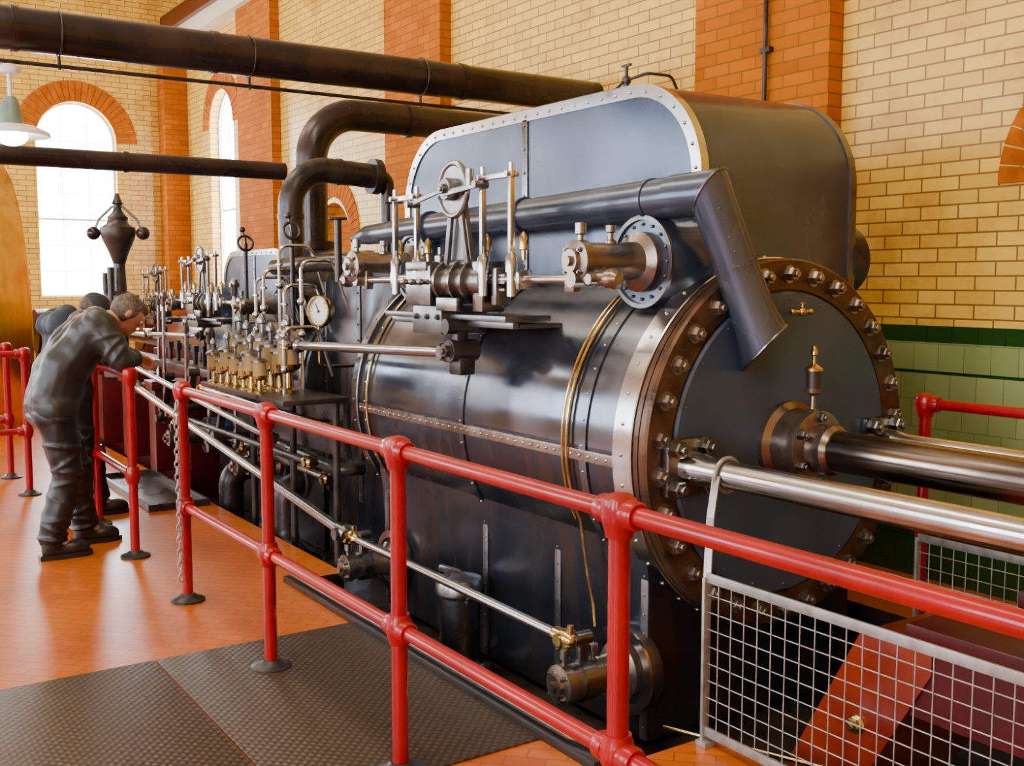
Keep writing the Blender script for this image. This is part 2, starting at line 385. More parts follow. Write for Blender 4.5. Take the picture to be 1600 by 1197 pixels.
# ------------------------------------------------------------------ floor plates, kerb
def fp(x0,x1,y0,y1,lab): G().box((x0,y0,0),(x1,y1,.008),.002).done('floor_plate',m_chq,label=lab,category='metal plate',group='chequer plates on the tiled floor')
fp(-4.55,-2.99,1.205,2.12,'brown chequer-pattern plate beside the engine pit')
fp(-4.55,-2.99,-.6,1.197,'brown chequer-pattern plate laid on orange tiles')
G().box((-5.4,2.12,0),(-2.68,2.2,.035),.006).sweep(fillet([(-5.38,2.15,.06),(-2.85,2.15,.06),(-2.7,2.2,.06)],.06),.018,12,1).done('pit_kerb',[m_kerb,m_rod],label='black iron pit kerb with polished edge rod',category='kerb')

# ------------------------------------------------------------------ railings
RY=1.59; RZ=1.08; LZ=.49
def railing(posts,label,group=None,mids=(LZ,)):
    rt=root('railing',label,'railing',(posts[0][0],posts[0][1],0),group)
    for (x,y) in posts:
        g=G().cyl((x,y,.01),(x,y,RZ),.0265,seg=20)
        for z in mids: g.lathe((x,y,z-.05),(0,0,1),[(0,0),(.034,0),(.036,.012),(.04,.025),(.046,.05),(.04,.075),(.036,.088),(.034,.1),(0,.1)],20)
        g.lathe((x,y,RZ-.06),(0,0,1),[(0,0),(.034,0),(.036,.012),(.041,.03),(.048,.06),(.04,.092),(.026,.103),(.01,.107),(0,.107)],20)
        g.done('post',m_redp,rt)
        G().lathe((x,y,0),(0,0,1),[(0,0),(.085,0),(.085,.012),(.05,.024),(.035,.04),(0,.04)],24).done('base_flange',m_kerb,rt,label='dark iron base flange')
    for i in range(len(posts)-1):
        (x0,y0),(x1,y1)=posts[i],posts[i+1]
        for z in (RZ,)+tuple(mids):
            g=G().cyl((x0,y0,z),(x1,y1,z),.0235,seg=20)
            d=(V((x1,y1,0))-V((x0,y0,0))).normalized()
            for q,sg in ((V((x0,y0,z)),1),(V((x1,y1,z)),-1)):
                g.lathe(q,d*sg,[(0,.03),(.036,.03),(.036,.062),(.031,.07),(.0235,.07)],20)
            g.done('rail',m_redp,rt)
    return rt
railing([(-5.35,RY),(-4.2,RY),(-3.04,RY),(-1.92,RY),(-.78,RY),(.4,RY)],'glossy red tubular railing on the chequer plate')
railing([(-6.4,1.6),(-7.4,1.62),(-8.5,1.62)],'glossy red tubular railing the two visitors lean on')
railing([(-8.75,1.42),(-8.75,.35)],'red tubular railing guarding the flywheel')
railing([(-9.6,1.42),(-9.6,.3)],'red tubular railing standing by the flywheel')
railing([(-2.92,4.18),(-1.75,4.18),(-.55,4.18),(.6,4.18)],'red tubular railing along the green tiled wall',mids=(.55,))
railing([(-15.6,2.6),(-15.6,3.6),(-15.6,4.6)],'red tubular railing below the arched window')
g=G(); z=1.0; k=0
x,y=-5.31,1.545
while z>.12:
    sx=x+.006*math.sin(k*.5)
    pts=[]; other=V((0,1,0)) if k%2 else V((1,0,0))
    for q in range(13):
        a=2*pi*q/12; pts.append(V((sx,y,z))+other*math.cos(a)*.011+V((0,0,1))*math.sin(a)*.021)
    g.sweep(pts,.0038,6,cap=False); z-=.032; k+=1
g.torus((x,y+.008,1.015),(0,1,0),.02,.004)
g.done('chain',m_galv,label='galvanised steel chain hanging from the railing post',category='chain')

# ------------------------------------------------------------------ wire guards
def guard(x0,x1,y,z0,z1,label):
    rt=root('wire_guard',label,'guard panel',((x0+x1)/2,y,z0),'wire mesh guard panels')
    f=G()
    for p0,p1 in (((x0,z0),(x0,z1)),((x1,z0),(x1,z1)),((x0,z1),(x1,z1)),((x0,z0+.05),(x1,z0+.05))):
        f.bar((p0[0],y,p0[1]),(p1[0],y,p1[1]),.012,.034,.002)
    f.box((x0-.015,y-.03,z0),(x0+.035,y+.03,z0+.02),.003); f.box((x1-.035,y-.03,z0),(x1+.015,y+.03,z0+.02),.003)
    f.done('guard_frame',m_galv,rt)
    m=G(); n=int((x1-x0)/.058)
    for i in range(1,n): xx=x0+(x1-x0)*i/n; m.cyl((xx,y-.002,z0+.05),(xx,y-.002,z1),.0021,seg=6)
    n2=int((z1-z0-.05)/.058)
    for i in range(1,n2): zz=z0+.05+(z1-z0-.05)*i/n2; m.cyl((x0,y+.002,zz),(x1,y+.002,zz),.0021,seg=6)
    m.done('wire_mesh',m_galv,rt); return rt
guard(-2.64,-.97,2.58,0,.6,'galvanised wire mesh guard panel beside the maroon bed')
guard(-.9,.9,2.58,0,.6,'galvanised wire mesh guard panel beside the maroon bed')
guard(-2.85,-1.2,4.06,0,.5,'galvanised wire mesh guard panel by the tiled wall')
g=G(); g.torus((-2.76,2.79,.92),(1,0,0),.062,.008,24)
g.bar((-2.76,2.735,.92),(-2.73,2.68,.78),.006,.035,.001,up=(1,0,0)); g.bar((-2.73,2.68,.78),(-2.66,2.6,.56),.006,.035,.001,up=(1,0,0))
g.done('hanging_strap',m_galv,label='galvanised strap looped over the steel tie rod',category='strap')

# ------------------------------------------------------------------ ENGINE
CY,CZ=3.36,.96
ENG=root('steam_engine','large horizontal tandem steam engine clad in blued steel sheet','steam engine',(-5.5,CY,PZ))
def C(x,r,a): return V((x,CY-r*math.cos(a),CZ+r*math.sin(a)))
G().box((-5.38,2.95,PZ),(-3.2,3.8,.2)).done('foundation',m_black,ENG)
def halfshell(x0,x1,r,a0,a1,n=40):
    g=G(); vs=[];fs=[]
    for i in range(n+1):
        a=a0+(a1-a0)*i/n
        vs+= [C(x0,r,a),C(x1,r,a),C(x1,r-.012,a),C(x0,r-.012,a)]
    for i in range(n):
        b=i*4
        for k in range(4): fs.append((b+k,b+(k+1)%4,b+4+(k+1)%4,b+4+k))
    fs.append((0,1,2,3)); fs.append((n*4+3,n*4+2,n*4+1,n*4))
    g.add(vs,fs); return g
cyl=halfshell(-5.5,-3.12,.74,0,pi).done('low_pressure_cylinder',m_clad,ENG,label='polished blued steel cylinder casing')
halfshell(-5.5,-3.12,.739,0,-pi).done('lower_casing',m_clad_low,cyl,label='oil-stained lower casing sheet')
G().lathe((-5.5,CY,CZ),(1,0,0),[(0,0),(.73,0),(.73,.03),(0,.03)],64).done('back_cover',m_black,cyl)
for x,w in ((-3.4,.045),(-4.35,.04),(-5.38,.045)):
    g=G(); g.lathe((x-w/2,CY,CZ),(1,0,0),[(.738,0),(.747,0),(.747,w),(.738,w)],72,closed=True)
    for k in range(44): g.sph(C(x,.747,2*pi*k/44),.006,1,8)
    g.done('casing_band',[m_clad,m_steel],cyl)
g=G(); g.box((-5.45,CY-.752,CZ-.06),(-3.14,CY-.735,CZ-.015),.002)
for i in range(40): g.sph((-5.42+i*.0575,CY-.753,CZ-.0375),.007,1,8)
g.done('riveted_seam',[m_brown,m_steel],cyl,label='brown riveted horizontal seam strip')
for x in (-3.52,-3.49): 
    a1=-.45; pth=[C(x,.757,pi*.42+(a1-pi*.42)*t/30) for t in range(31)]
    if x==-3.49: pth+= [V((x+.01,2.69,.52)),V((x+.015,2.71,.38)),V((x+.02,2.735,.26)),V((x+.05,2.72,.18))]
    G().sweep(pth,.0065,8).done('oil_pipe',m_brass,cyl,label='thin curved brass oil pipe')
G().sweep([C(-5.34,.757,pi*.3-t*pi*.6/30) for t in range(31)],.006,8).done('oil_pipe',m_brass,cyl,label='thin curved brass oil pipe')
def rivring(x0,x1,r,m,name,nriv=40):
    g=G(); g.lathe((x0,CY,CZ),(1,0,0),[(r-.03,0),(r-.004,0),(r,.004),(r,x1-x0-.004),(r-.004,x1-x0),(r-.03,x1-x0)],96,closed=True)
    for k in range(nriv): g.sph(C((x0+x1)/2,r,2*pi*k/nriv),.008,seg=8)
    return g.done(name,m,cyl)
rivring(-3.19,-3.08,.762,m_steel,'polished_collar')
rivring(-5.53,-5.46,.76,m_steel_w,'polished_collar')
fl_=G().lathe((-3.08,CY,CZ),(1,0,0),[(0,0),(.745,0),(.757,.01),(.757,.035),(.74,.038),(.757,.042),(.757,.07),(.748,.08),(.63,.08),(.625,.07),(0,.07)],96).done('end_flange',m_rust,ENG,label='rusty brown bolted cylinder flange')
ec=G().lathe((-3.01,CY,CZ),(1,0,0),[(0,0),(.62,0),(.62,.012),(.61,.02),(.0,.02)],96)
for k in range(20): ec.sph((-2.99,CY+.59*math.cos(2*pi*k/20),CZ+.59*math.sin(2*pi*k/20)),.006,seg=8)
ec=ec.done('end_cover',m_cover,ENG,label='blue-grey steel cylinder end cover')
b0=None
for k in range(30):
    a=2*pi*(k+.5)/30; p=V((-3.0,CY+.692*math.cos(a),CZ+.692*math.sin(a)))
    if b0 is None:
        b0=G().nut(p,(1,0,0),.03,.038).done('bolt',m_brown,fl_); off=WL[b0.name]-p
    else: clone_part(b0,p+off,fl_)
g=G().lathe((-2.995,CY,CZ),(1,0,0),[(0,0),(.175,0),(.175,.03),(.15,.05),(.14,.12),(.15,.14),(.15,.17),(.10,.18),(.10,.25),(.085,.27),(0,.27)],48)
gl=g.done('gland',m_brown,ENG,label='brown steel stuffing box gland')
for k in range(6):
    a=2*pi*(k+.5)/6; G().nut((-2.825,CY+.125*math.cos(a),CZ+.125*math.sin(a)),(1,0,0),.02,.028).done('bolt',m_steel_w,gl)
G().cyl((-2.8,CY,CZ),(1.6,CY,CZ),.080,seg=40).done('piston_rod',m_drod,ENG,label='dark oily steel piston rod')
for yy in (CY-.57,CY+.57):
    tr=G().lathe((-2.97,yy,.92),(1,0,0),[(0,0),(.065,0),(.06,.1),(.051,.14),(.051,4.4),(0,4.4)],32).done('tie_rod',m_steel,ENG,label='polished steel tie rod')
    G().box((-3.0,yy-.11,.81),(-2.955,yy+.11,1.03),.012).done('tie_rod_bracket',m_steel_w,tr)
    for dy in(-.075,.075):
        for dz in(-.075,.075): G().nut((-2.955,yy+dy,.92+dz),(1,0,0),.034,.042).done('bolt',m_steel_w,tr)
def oiler(p,h,parent=None,label=None,group=None):
    x,y,z=p; w=h*(1.0 if parent else 1.25)
    pr=root('oil_lubricator',label,'lubricator',p,group) if parent is None else None
    b=G().lathe(p,(0,0,1),[(0,0),(.1*w,0),(.1*w,.03*h),(.05*w,.06*h),(.04*w,.25*h),(.12*w,.3*h),(.13*w,.36*h),(0,.36*h)],20).done('oiler_base' if pr else 'oiler',m_brass if pr else m_brown,pr or parent)
    q=pr or b
    G().lathe((x,y,z+.36*h),(0,0,1),[(0,0),(.11*w,0),(.11*w,.26*h),(0,.26*h)],20).done('oil_glass',m_glass if pr else m_black,q)
    G().lathe((x,y,z+.62*h),(0,0,1),[(0,0),(.135*w,0),(.135*w,.04*h),(.07*w,.09*h),(.03*w,.11*h),(.03*w,.22*h),(.05*w,.24*h),(.05*w,.3*h),(.02*w,.36*h),(0,.38*h)],20).done('oiler_cap',m_brass if pr is None else m_steel_w,q)
oiler((-2.86,CY,CZ+.14),.27,gl)
for zz,mm in ((1.50,m_brass),(.48,m_black)):
    g=G().cyl((-2.99,CY+.02,zz),(-2.93,CY+.02,zz),.010).cyl((-2.945,CY-.035,zz),(-2.945,CY+.07,zz),.009).sph((-2.945,CY+.02,zz),.018).cyl((-2.945,CY+.02,zz),(-2.945,CY+.02,zz+.035),.005)
    g.bar((-2.945,CY,zz+.035),(-2.945,CY+.04,zz+.035),.008,.006).sph((-2.945,CY-.035,zz),.013).sph((-2.945,CY+.07,zz),.013)
    g.done('drain_cock',mm,ec)
def hood(x0,x1,y0,y1,zb,zt,r,seam=True,strip=.05,parent=ENG,name='steam_chest_hood'):
    def out(d):
        rr=r-d; pts=[(x0+d,zb)]
        pts+=[(x0+d+rr-rr*math.cos(pi/2*k/14),zt-d-rr+rr*math.sin(pi/2*k/14)) for k in range(15)]
        pts+=[(x1-d-rr+rr*math.sin(pi/2*k/14),zt-d-rr+rr*math.cos(pi/2*k/14)) for k in range(15)]
        pts.append((x1-d,zb)); return pts
    o=out(0)
    h=G().prism([(x,y0,z) for x,z in o],(0,y1-y0,0)).done(name,m_hood,parent,sharp=.5,label='round-cornered blued steel hood')
    for yy,sg in((y0,-1),(y1,1)):
        i=out(strip); g=G(); e=out(-.006); n=len(o)
        th=.008*sg
        for k in range(n-1):
            A,B=e[k],e[k+1]; Cc,D=i[k+1],i[k]
            g.prism([(A[0],yy,A[1]),(B[0],yy,B[1]),(Cc[0],yy,Cc[1]),(D[0],yy,D[1])],(0,th,0))
            g.prism([(A[0],yy,A[1]),(B[0],yy,B[1]),(o[k+1][0],yy,o[k+1][1]),(o[k][0],yy,o[k][1])],(0,-sg*.035,0))
        md=out(strip*.5); L=0
        for k in range(n-1):
            A=V((md[k][0],yy+th,md[k][1]));B=V((md[k+1][0],yy+th,md[k+1][1])); d=(B-A).length; t=.0
            while L+ (d-t) >= .1:
                t+= .1-L; L=0
                if t<=d: g.sph(A.lerp(B,t/d),.0085,seg=8)
            L+=d-t
        g.done('riveted_edge_strip',m_steel if sg<0 else m_strip,h)
    if seam:
        xm=(x0+x1)/2; g=G().box((xm-.022,y0-.008,zb),(xm+.022,y0,zt-.04),.002)
        for k in range(10): g.sph((xm,y0-.008,zb+.05+k*(zt-zb-.12)/9),.0085,seg=8)
        g.done('riveted_seam',m_steel_w,h)
    return h
HD=hood(-5.7,-3.2,3.06,4.0,1.3,2.46,.42)
half=[(2.725,.60),(2.735,.54),(2.75,.46),(2.76,.36),(2.76,PZ+.03)]
prof=[(y,z) for y,z in half]+[(2*CY-y,z) for y,z in reversed(half)]
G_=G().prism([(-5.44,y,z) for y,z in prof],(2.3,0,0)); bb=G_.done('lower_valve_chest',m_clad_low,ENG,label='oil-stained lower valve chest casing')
for x,zt in ((-3.165,.45),(-3.75,.45),(-4.35,.45),(-5.40,.45)):
    g=G().box((x-.022,2.752,PZ+.03),(x+.022,2.76,zt),.002)
    for k in range(9): g.sph((x,2.752,PZ+.08+k*.078),.006,seg=8)
    g.done('riveted_strip',m_strip,bb)
def bonnet(x,z,yb,yf,parent,s=1,lever=0,clad=True,depth=.3):
    g=G()
    g.lathe((x,yb+depth*s,z),(0,-1,0),[(0,0),(.182*s,0),(.182*s,depth*s-.01),(.176*s,depth*s),(0,depth*s)],40)
    h=g.done('valve_boss',m_hood if clad else m_clad_low,parent)
    r=G().lathe((x,yb,z),(0,-1,0),[((.168 if clad else .145)*s,0),(.186*s,0),(.186*s,.012),((.168 if clad else .145)*s,.012)],48,closed=True)
    for k in range(16):
        a=2*pi*k/16; r.sph((x+.15*s*math.cos(a),yb-.004,z+.15*s*math.sin(a)),.007*s,seg=8)
    r.done('boss_rim',m_strip if clad else m_steel,h)
    L=yb-yf
    b=G().lathe((x,yb,z),(0,-1,0),[(0,0),(.12*s,0),(.12*s,.03),(.08*s,.05),(.072*s,L*.35),(.072*s,L*.8),(.082*s,L*.82),(.082*s,L*.93),(.05*s,L*.95),(.045*s,L),(0,L)],32)
    b.cyl((x,yb-L*.97,z),(x,yb-L*1.04,z),.02*s)
    b.lathe((x,yb-L*.45,z+.05*s),(0,0,1),[(0,0),(.025*s,0),(.025*s,.03*s),(.012*s,.035*s),(.012*s,.06*s),(.02*s,.065*s),(.02*s,.09*s),(0,.09*s)],12)
    b.done('valve_bonnet',m_brown,h,label='oily brown steel valve bonnet')
    for k in range(4):
        a=pi/4+pi/2*k; G().nut((x+.06*s*math.cos(a),yb-L*.93,z+.06*s*math.sin(a)),(0,-1,0),.011*s,.015*s).done('bolt',m_steel_w,h)
    G().lathe((x,yf+L*.15,z+.07*s),(0,0,1),[(0,0),(.012*s,0),(.012*s,.03*s),(.022*s,.035*s),(.022*s,.075*s),(0,.08*s)],12).done('oil_cup',m_steel_w,h)
    if lever:
        g=G(); top=V((x+.0,yf+.14,z+lever)); g.cyl((x,yf+.11,z),(x,yf+.17,z),.085*s)
        g.bar((x,yf+.14,z),top,.03,.045*s,.005,up=(0,1,0)); g.cyl(top+V((0,-.035,0)),top+V((0,.035,0)),.028*s); g.done('valve_lever',m_steel_w,h)
        G().cyl(top+V((0,-.07,0)),top+V((0,-.03,0)),.02).sph(top+V((-.0,-.06,0)),.03).cyl(top+V((0,-.06,0)),top+V((0,-.06,.06)),.013).done('knuckle',m_brass,h)
    return h
bonnet(-3.30,1.70,2.84,2.47,ENG)
bonnet(-5.22,1.70,2.84,2.44,ENG)
bonnet(-3.24,.06,2.71,2.36,ENG,.98,.17,False,.06)
bonnet(-5.27,.06,2.72,2.40,ENG,.92,.17,False,.04)
G().lathe((-3.35,4.0,1.72),(0,1,0),[(0,0),(.17,0),(.17,.1),(.12,.12),(0,.12)],40).done('rear_valve_boss',m_clad_low,ENG)
def rod(p0,p1,r,m,parent,name='linkage_rod',ends=True,knob=m_brass):
    p0=V(p0);p1=V(p1);d=(p1-p0).normalized()
    o=G().cyl(p0,p1,r,seg=16).done(name,m,parent)
    if ends:
        for p,s in((p0,1),(p1,-1)):
            G().lathe(p-d*s*.04,d*s,[(0,0),(r*1.3,.0),(r*1.9,.02),(r*1.9,.05),(r*1.5,.06),(r*1.6,.1),(r,.12),(0,.12)],16).cyl(p+V((0,-r*2.2,0)),p+V((0,r*2.2,0)),r*1.2).done('rod_end',knob,o)
    return o
rod((-5.25,2.46,.235),(-3.27,2.44,.23),.021,m_rod,ENG)
rod((-9.0,2.3,.76),(-5.3,2.44,.25),.029,m_rod,ENG,knob=m_steel_w)
rod((-9.0,2.2,.98),(-6.0,2.3,.70),.020,m_rod,ENG,knob=m_steel_w)
rod((-9.0,2.7,.45),(-6.1,2.7,.40),.022,m_brown,ENG)
rod((-3.0,2.72,-.10),(-2.0,2.85,.02),.010,m_brass,ENG,ends=False,name='drain_pipe')
g=G().lathe((-4.34,2.60,PZ),(0,0,1),[(0,0),(.13,0),(.13,.03),(.10,.06),(.10,.36),(.12,.38),(.12,.42),(.105,.45),(.03,.47),(0,.47)],32).cyl((-4.46,2.6,.1),(-4.22,2.6,.1),.03).box((-4.50,2.5,PZ),(-4.18,2.7,PZ+.04),.01).bar((-4.34,2.6,.22),(-4.40,2.52,.25),.03,.03)
g.done('drain_pot',m_steel_w,ENG,label='dark pot-shaped drain fitting')
pts=[(-6.05,2.88,1.88),(-5.85,2.88,1.90),(-5.2,2.88,1.915),(-3.12,2.88,1.95)]
g=G().sweep(pts,[.025,.058,.068,.082],28)
for x in (-3.3,-4.2,-5.1): g.lathe((x,2.88,1.95+(x+3.12)*.0175),(1,0,0),[(.066,0),(.086,0),(.086,.02),(.066,.02)],28,closed=True)
tp=g.done('trunk_pipe',m_hood,ENG,label='polished dark sheet steel trunk pipe')
e0=V((-3.16,2.88,1.95)); e1=V((-2.975,2.89,1.955)); e2=V((-2.90,3.12,1.365))
g=G(); seg=32
def ringpts(c,ax,r,nrm):
    u,v,a=frame(ax); nrm=V(nrm).normalized(); out=[]
    for i in range(seg):
        t=2*pi*i/seg; p=c+(u*math.cos(t)+v*math.sin(t))*r; q=(p-c).dot(nrm)/a.dot(nrm); out.append(p-a*q)
    return out
def loft(g,rings,cap=False):
    vs=[p for r in rings for p in r]; fs=[]
    for k in range(len(rings)-1):
        for i in range(seg): j=(i+1)%seg; fs.append((k*seg+i,k*seg+j,(k+1)*seg+j,(k+1)*seg+i))
    if cap: fs+= [tuple(range(seg-1,-1,-1)),tuple(range((len(rings)-1)*seg,len(rings)*seg))]
    g.add(vs,fs)
d1=(e1-e0).normalized(); d2=(e2-e1).normalized(); mn=(d1+d2).normalized()
g.sweep([e0,e0+d1*.02],[.082,.085],32)
A=ringpts(e0,d1,.086,d1); B=ringpts(e1,d1,.086,mn); loft(g,[A,B])
cutn=(d2+V((.75,.35,-.1))).normalized()
B2=ringpts(e1,d2,.084,mn); C2=ringpts(e1.lerp(e2,.45),d2,.084,d2); C3=ringpts(e1.lerp(e2,.80),d2,.088,d2+V((.3,.15,0))); D2=ringpts(e2,d2,.108,cutn)
loft(g,[B2,C2,C3,D2],cap=True)
g.lathe(e1.lerp(e2,.45),d2,[(.080,0),(.089,0),(.089,.012),(.080,.012)],32,closed=True)
sdir=(V((1,0,0))-d2*d2.x).normalized()
for k in range(9): g.sph(e1.lerp(e2,.12+k*.09)+(sdir*.8-V((0,.6,0))).normalized()*.085,.005,seg=8)
dp=g.done('mitred_downpipe',m_hood,ENG,label='dark mitred sheet steel downpipe with oval lip')
G().sweep(D2+[D2[0]],.006,8,cap=False).done('pipe_lip',m_steel_w,dp)
G().sweep(B2+[B2[0]],.005,8,cap=False).done('pipe_seam',m_strip,dp)

# valve gear
def valve_gear(ox,s=1.0,oy=2.52,oz=1.46,parent=ENG):
    def P(x,y,z): return V((ox+x*s,oy+y*s,oz+z*s))
    b=G()
    b.box(P(-.62,-.04,-.01),P(.48,.2,.015),.004*s)
    b.box(P(-.62,.0,-.04),P(.48,.03,-.01),.004*s)
    b.box(P(-.24,-.09,-.08),P(.03,.16,.05),.01*s)
    for x in (-.20,-.10,0): b.nut(P(x,-.09,.0),(0,-1,0),.014*s,.014*s)
    b.box(P(-.5,.05,-.04),P(.46,.4,-.02),.004)
    base=b.done('valve_gear_bracket',m_strip,parent,label='grey steel valve gear bracket')
    h=G().box(P(-.33,-.08,.05),P(-.09,.08,.24),.014*s).box(P(-.31,-.09,.21),P(-.11,.09,.255),.01*s)
    h.cyl(P(-.1,0,.16),P(.32,0,.16),.078*s,seg=32)
    for x in (-.05,.08,.18): h.lathe(P(x,0,.16),(1,0,0),[(0,0),(.095*s,0),(.1*s,.01*s),(.1*s,.03*s),(0,.035*s)],32)
    h.box(P(.25,-.06,.03),P(.33,.06,.25),.008*s).box(P(.37,-.04,.06),P(.41,.04,.22),.006*s)
    for z in (.12,.15,.18): h.box(P(.41,-.03,z),P(.46,.03,z+.012),.002)
    h.box(P(.0,-.10,.03),P(.18,-.06,.09),.006*s)
    for x in (-.29,-.21,-.13): h.cyl(P(x,-.11,.16),P(x,-.03,.16),.013*s,seg=12).sph(P(x,-.11,.16),.016*s,seg=10)
    for x in (-.29,-.13): h.lathe(P(x,0,.25),(0,0,1),[(0,0),(.028*s,0),(.028*s,.03*s),(.012*s,.04*s),(.012*s,.07*s),(0,.07*s)],12)
    h.done('dashpot_body',m_steel_w,base)
    for sx in (-1,1):
        g=G().cyl(P(sx*.33,0,.17),P(sx*1.02,0,.17),.018*s,seg=16)
        g.cyl(P(sx*.33,0,.17),P(sx*.5,0,.17),.028*s,seg=16)
        g.box(P(sx*.56-.02,-.03,.13),P(sx*.56+.02,.03,.21),.004*s)
        g.done('valve_spindle',m_steel,base)
        g=G().cyl(P(sx*.95,-.05,.17),P(sx*.95,.05,.17),.032*s).cyl(P(sx*1.0,0,.17),P(sx*1.13,0,.17),.03*s).lathe(P(sx*1.13,0,.17),(sx,0,0),[(0,0),(.04*s,0),(.04*s,.03*s),(.02*s,.05*s),(0,.05*s)],12).cyl(P(sx*1.07,-.06,.17),P(sx*1.07,.06,.17),.02*s)
        g.box(P(sx*.9-.03,-.02,.12),P(sx*.9+.03,.02,.22),.005*s)
        g.done('spindle_knuckle',m_brown,base)
        g=G()
        if sx>0: xa,xb,zt=.34,.56,.60
        else: xa,xb,zt=-.46,-.24,.56
        for x in (xa,xb): 
            g.bar(P(x,-.06,.22),P(x,-.06,zt),.018*s,.026*s,.003,up=(0,1,0))
            g.lathe(P(x,-.06,.1),(0,0,1),[(0,0),(.02*s,0),(.02*s,.1*s),(.026*s,.1*s),(.026*s,.16*s),(.012*s,.18*s),(.012*s,.21*s),(0,.21*s)],12)
        g.bar(P(xa-.02,-.06,zt),P(xb+.02,-.06,zt),.024*s,.026*s,.003)
        for x in (xa,xb): g.cyl(P(x,-.06,zt+.01),P(x,-.06,zt+.045),.012*s).cyl(P(x,-.09,zt),P(x,-.03,zt),.012*s)
        g.done('dashpot_yoke',m_steel,base)
        for x in (xa-.03,xb+.03): G().lathe(P(x,-.02,.25),(0,0,1),[(0,0),(.01*s,0),(.01*s,.04*s),(.02*s,.045*s),(.02*s,.09*s),(.008*s,.11*s),(0,.12*s)],12).done('oil_cup',m_brass,base)
    c=P(.08,-.05,.57)
    g=G().torus(c,(0,1,0),.116*s,.014*s,48).lathe(c+V((0,-.05*s,0)),(0,1,0),[(0,0),(.046*s,0),(.05*s,.01*s),(.05*s,.08*s),(.046*s,.09*s),(0,.09*s)],24)
    g.lathe(c+V((0,-.006*s,0)),(0,1,0),[(0,0),(.115*s,0),(.115*s,.014*s),(0,.014*s)],40)
    g.nut(c+V((0,-.05*s,0)),(0,-1,0),.024*s,.02*s); g.done('rocking_wheel',m_steel_w,base)
    g=G()
    g.prism([P(.0,-.02,.24),P(.18,-.02,.24),P(.115,-.02,.54),P(.045,-.02,.54)],(0,.02*s,0))
    g.bar(P(.0,-.04,.24),P(.055,-.04,.54),.03*s,.018*s,.003,up=(0,1,0)); g.bar(P(.18,-.04,.24),P(.11,-.04,.54),.03*s,.018*s,.003,up=(0,1,0))
    g.cyl(P(-.04,-.02,.24),P(.22,-.02,.24),.02*s); g.done('rocker_arm',m_strip,base)
    g=G().bar(P(.08,-.1,.55),P(.36,-.1,.57),.012*s,.026*s,.003).bar(P(.08,-.1,.57),P(-.24,-.1,.52),.012*s,.022*s,.003)
    g.cyl(P(.36,-.12,.57),P(.36,-.05,.57),.016*s).cyl(P(-.24,-.12,.52),P(-.24,-.05,.52),.016*s).cyl(P(.3,-.1,.57),P(.3,-.1,.64),.018*s); g.done('link_arm',m_steel_w,base)
    g=G().bar(P(.08,-.02,-.02),P(.08,-.02,-.2),.05*s,.06*s,.008,up=(0,1,0)).cyl(P(.08,-.08,-.15),P(.08,.06,-.15),.05*s).cyl(P(.08,-.1,-.04),P(.08,.06,-.04),.035*s).box(P(.03,-.05,-.26),P(.13,.03,-.18),.008)
    g.nut(P(.08,-.08,-.15),(0,-1,0),.03*s,.03*s); g.done('hanging_lever',m_black,base)
    rod(P(-1.8,-.04,-.22),P(.02,-.04,-.16),.026*s,m_rod,base,'drive_rod',knob=m_steel_w)
    return base
valve_gear(-4.24)
valve_gear(-8.0,.78,2.56,1.34)
valve_gear(-9.7,.7,2.7,1.30)

g=G().box((-6.75,2.98,PZ),(-5.62,3.74,1.68),.04); dpz=g.done('distance_piece',m_clad_low,ENG,label='dark steel casing between cylinders')
for x in (-6.72,-6.2,-5.66):
    g=G().box((x-.025,2.972,.2),(x+.025,2.98,1.62),.002)
    for k in range(14): g.sph((x,2.97,.25+k*.1),.007,seg=8)
    g.done('riveted_strip',m_strip,dpz)
r2=.52
hp=G().lathe((-9.0,CY,CZ),(1,0,0),[(0,0),(r2-.01,0),(r2,.01),(r2,2.24),(r2-.01,2.25),(0,2.25)],64).done('high_pressure_cylinder',m_clad,ENG)
for x in (-9.0,-7.9,-6.82):
    g=G().lathe((x,CY,CZ),(1,0,0),[(r2-.01,0),(r2+.02,0),(r2+.02,.06),(r2-.01,.06)],64,closed=True)
    for k in range(30): a=2*pi*k/30; g.sph((x+.03,CY+(r2+.02)*math.cos(a),CZ+(r2+.02)*math.sin(a)),.007,seg=8)
    g.done('casing_band',m_strip,hp)
hood(-8.75,-7.35,2.98,3.75,1.1,1.86,.26,seam=True,strip=.035,name='high_pressure_hood')
bonnet(-7.15,1.45,2.84,2.5,ENG,.75); bonnet(-8.75,1.45,2.84,2.5,ENG,.75)
bonnet(-7.15,.35,2.8,2.45,ENG,.8,.12); bonnet(-8.75,.35,2.8,2.45,ENG,.8,.12)
G().box((-9.0,2.98,PZ),(-6.8,3.75,.75),.01).done('foundation',m_black,ENG)
g=G().box((-13.6,2.75,0),(-9.05,3.95,.62),.02).box((-12.2,2.75,PZ),(-9.05,3.95,0),.0)
g.box((-12.9,2.95,.62),(-9.4,3.2,.85),.03).box((-12.9,3.5,.62),(-9.4,3.78,.85),.03)
fr=g.done('main_frame',m_maroon,ENG,label='maroon painted cast iron main frame')
g=G().lathe((-11.0,CY,.98),(1,0,0),[(0,0),(.30,0),(.33,.04),(.30,.1),(.25,.5),(.24,1.0),(.27,1.6),(.33,1.9),(.33,1.98),(0,1.98)],48).done('trunk_guide',m_maroon,ENG)
G().cyl((-13.6,CY,.98),(-10.6,CY,.98),.07,seg=24).done('connecting_rod',m_steel,ENG)
G().lathe((-14.54,2.55,1.0),(0,1,0),[(0,0),(.13,0),(.13,1.45),(0,1.45)],32).done('crankshaft',m_steel,ENG)
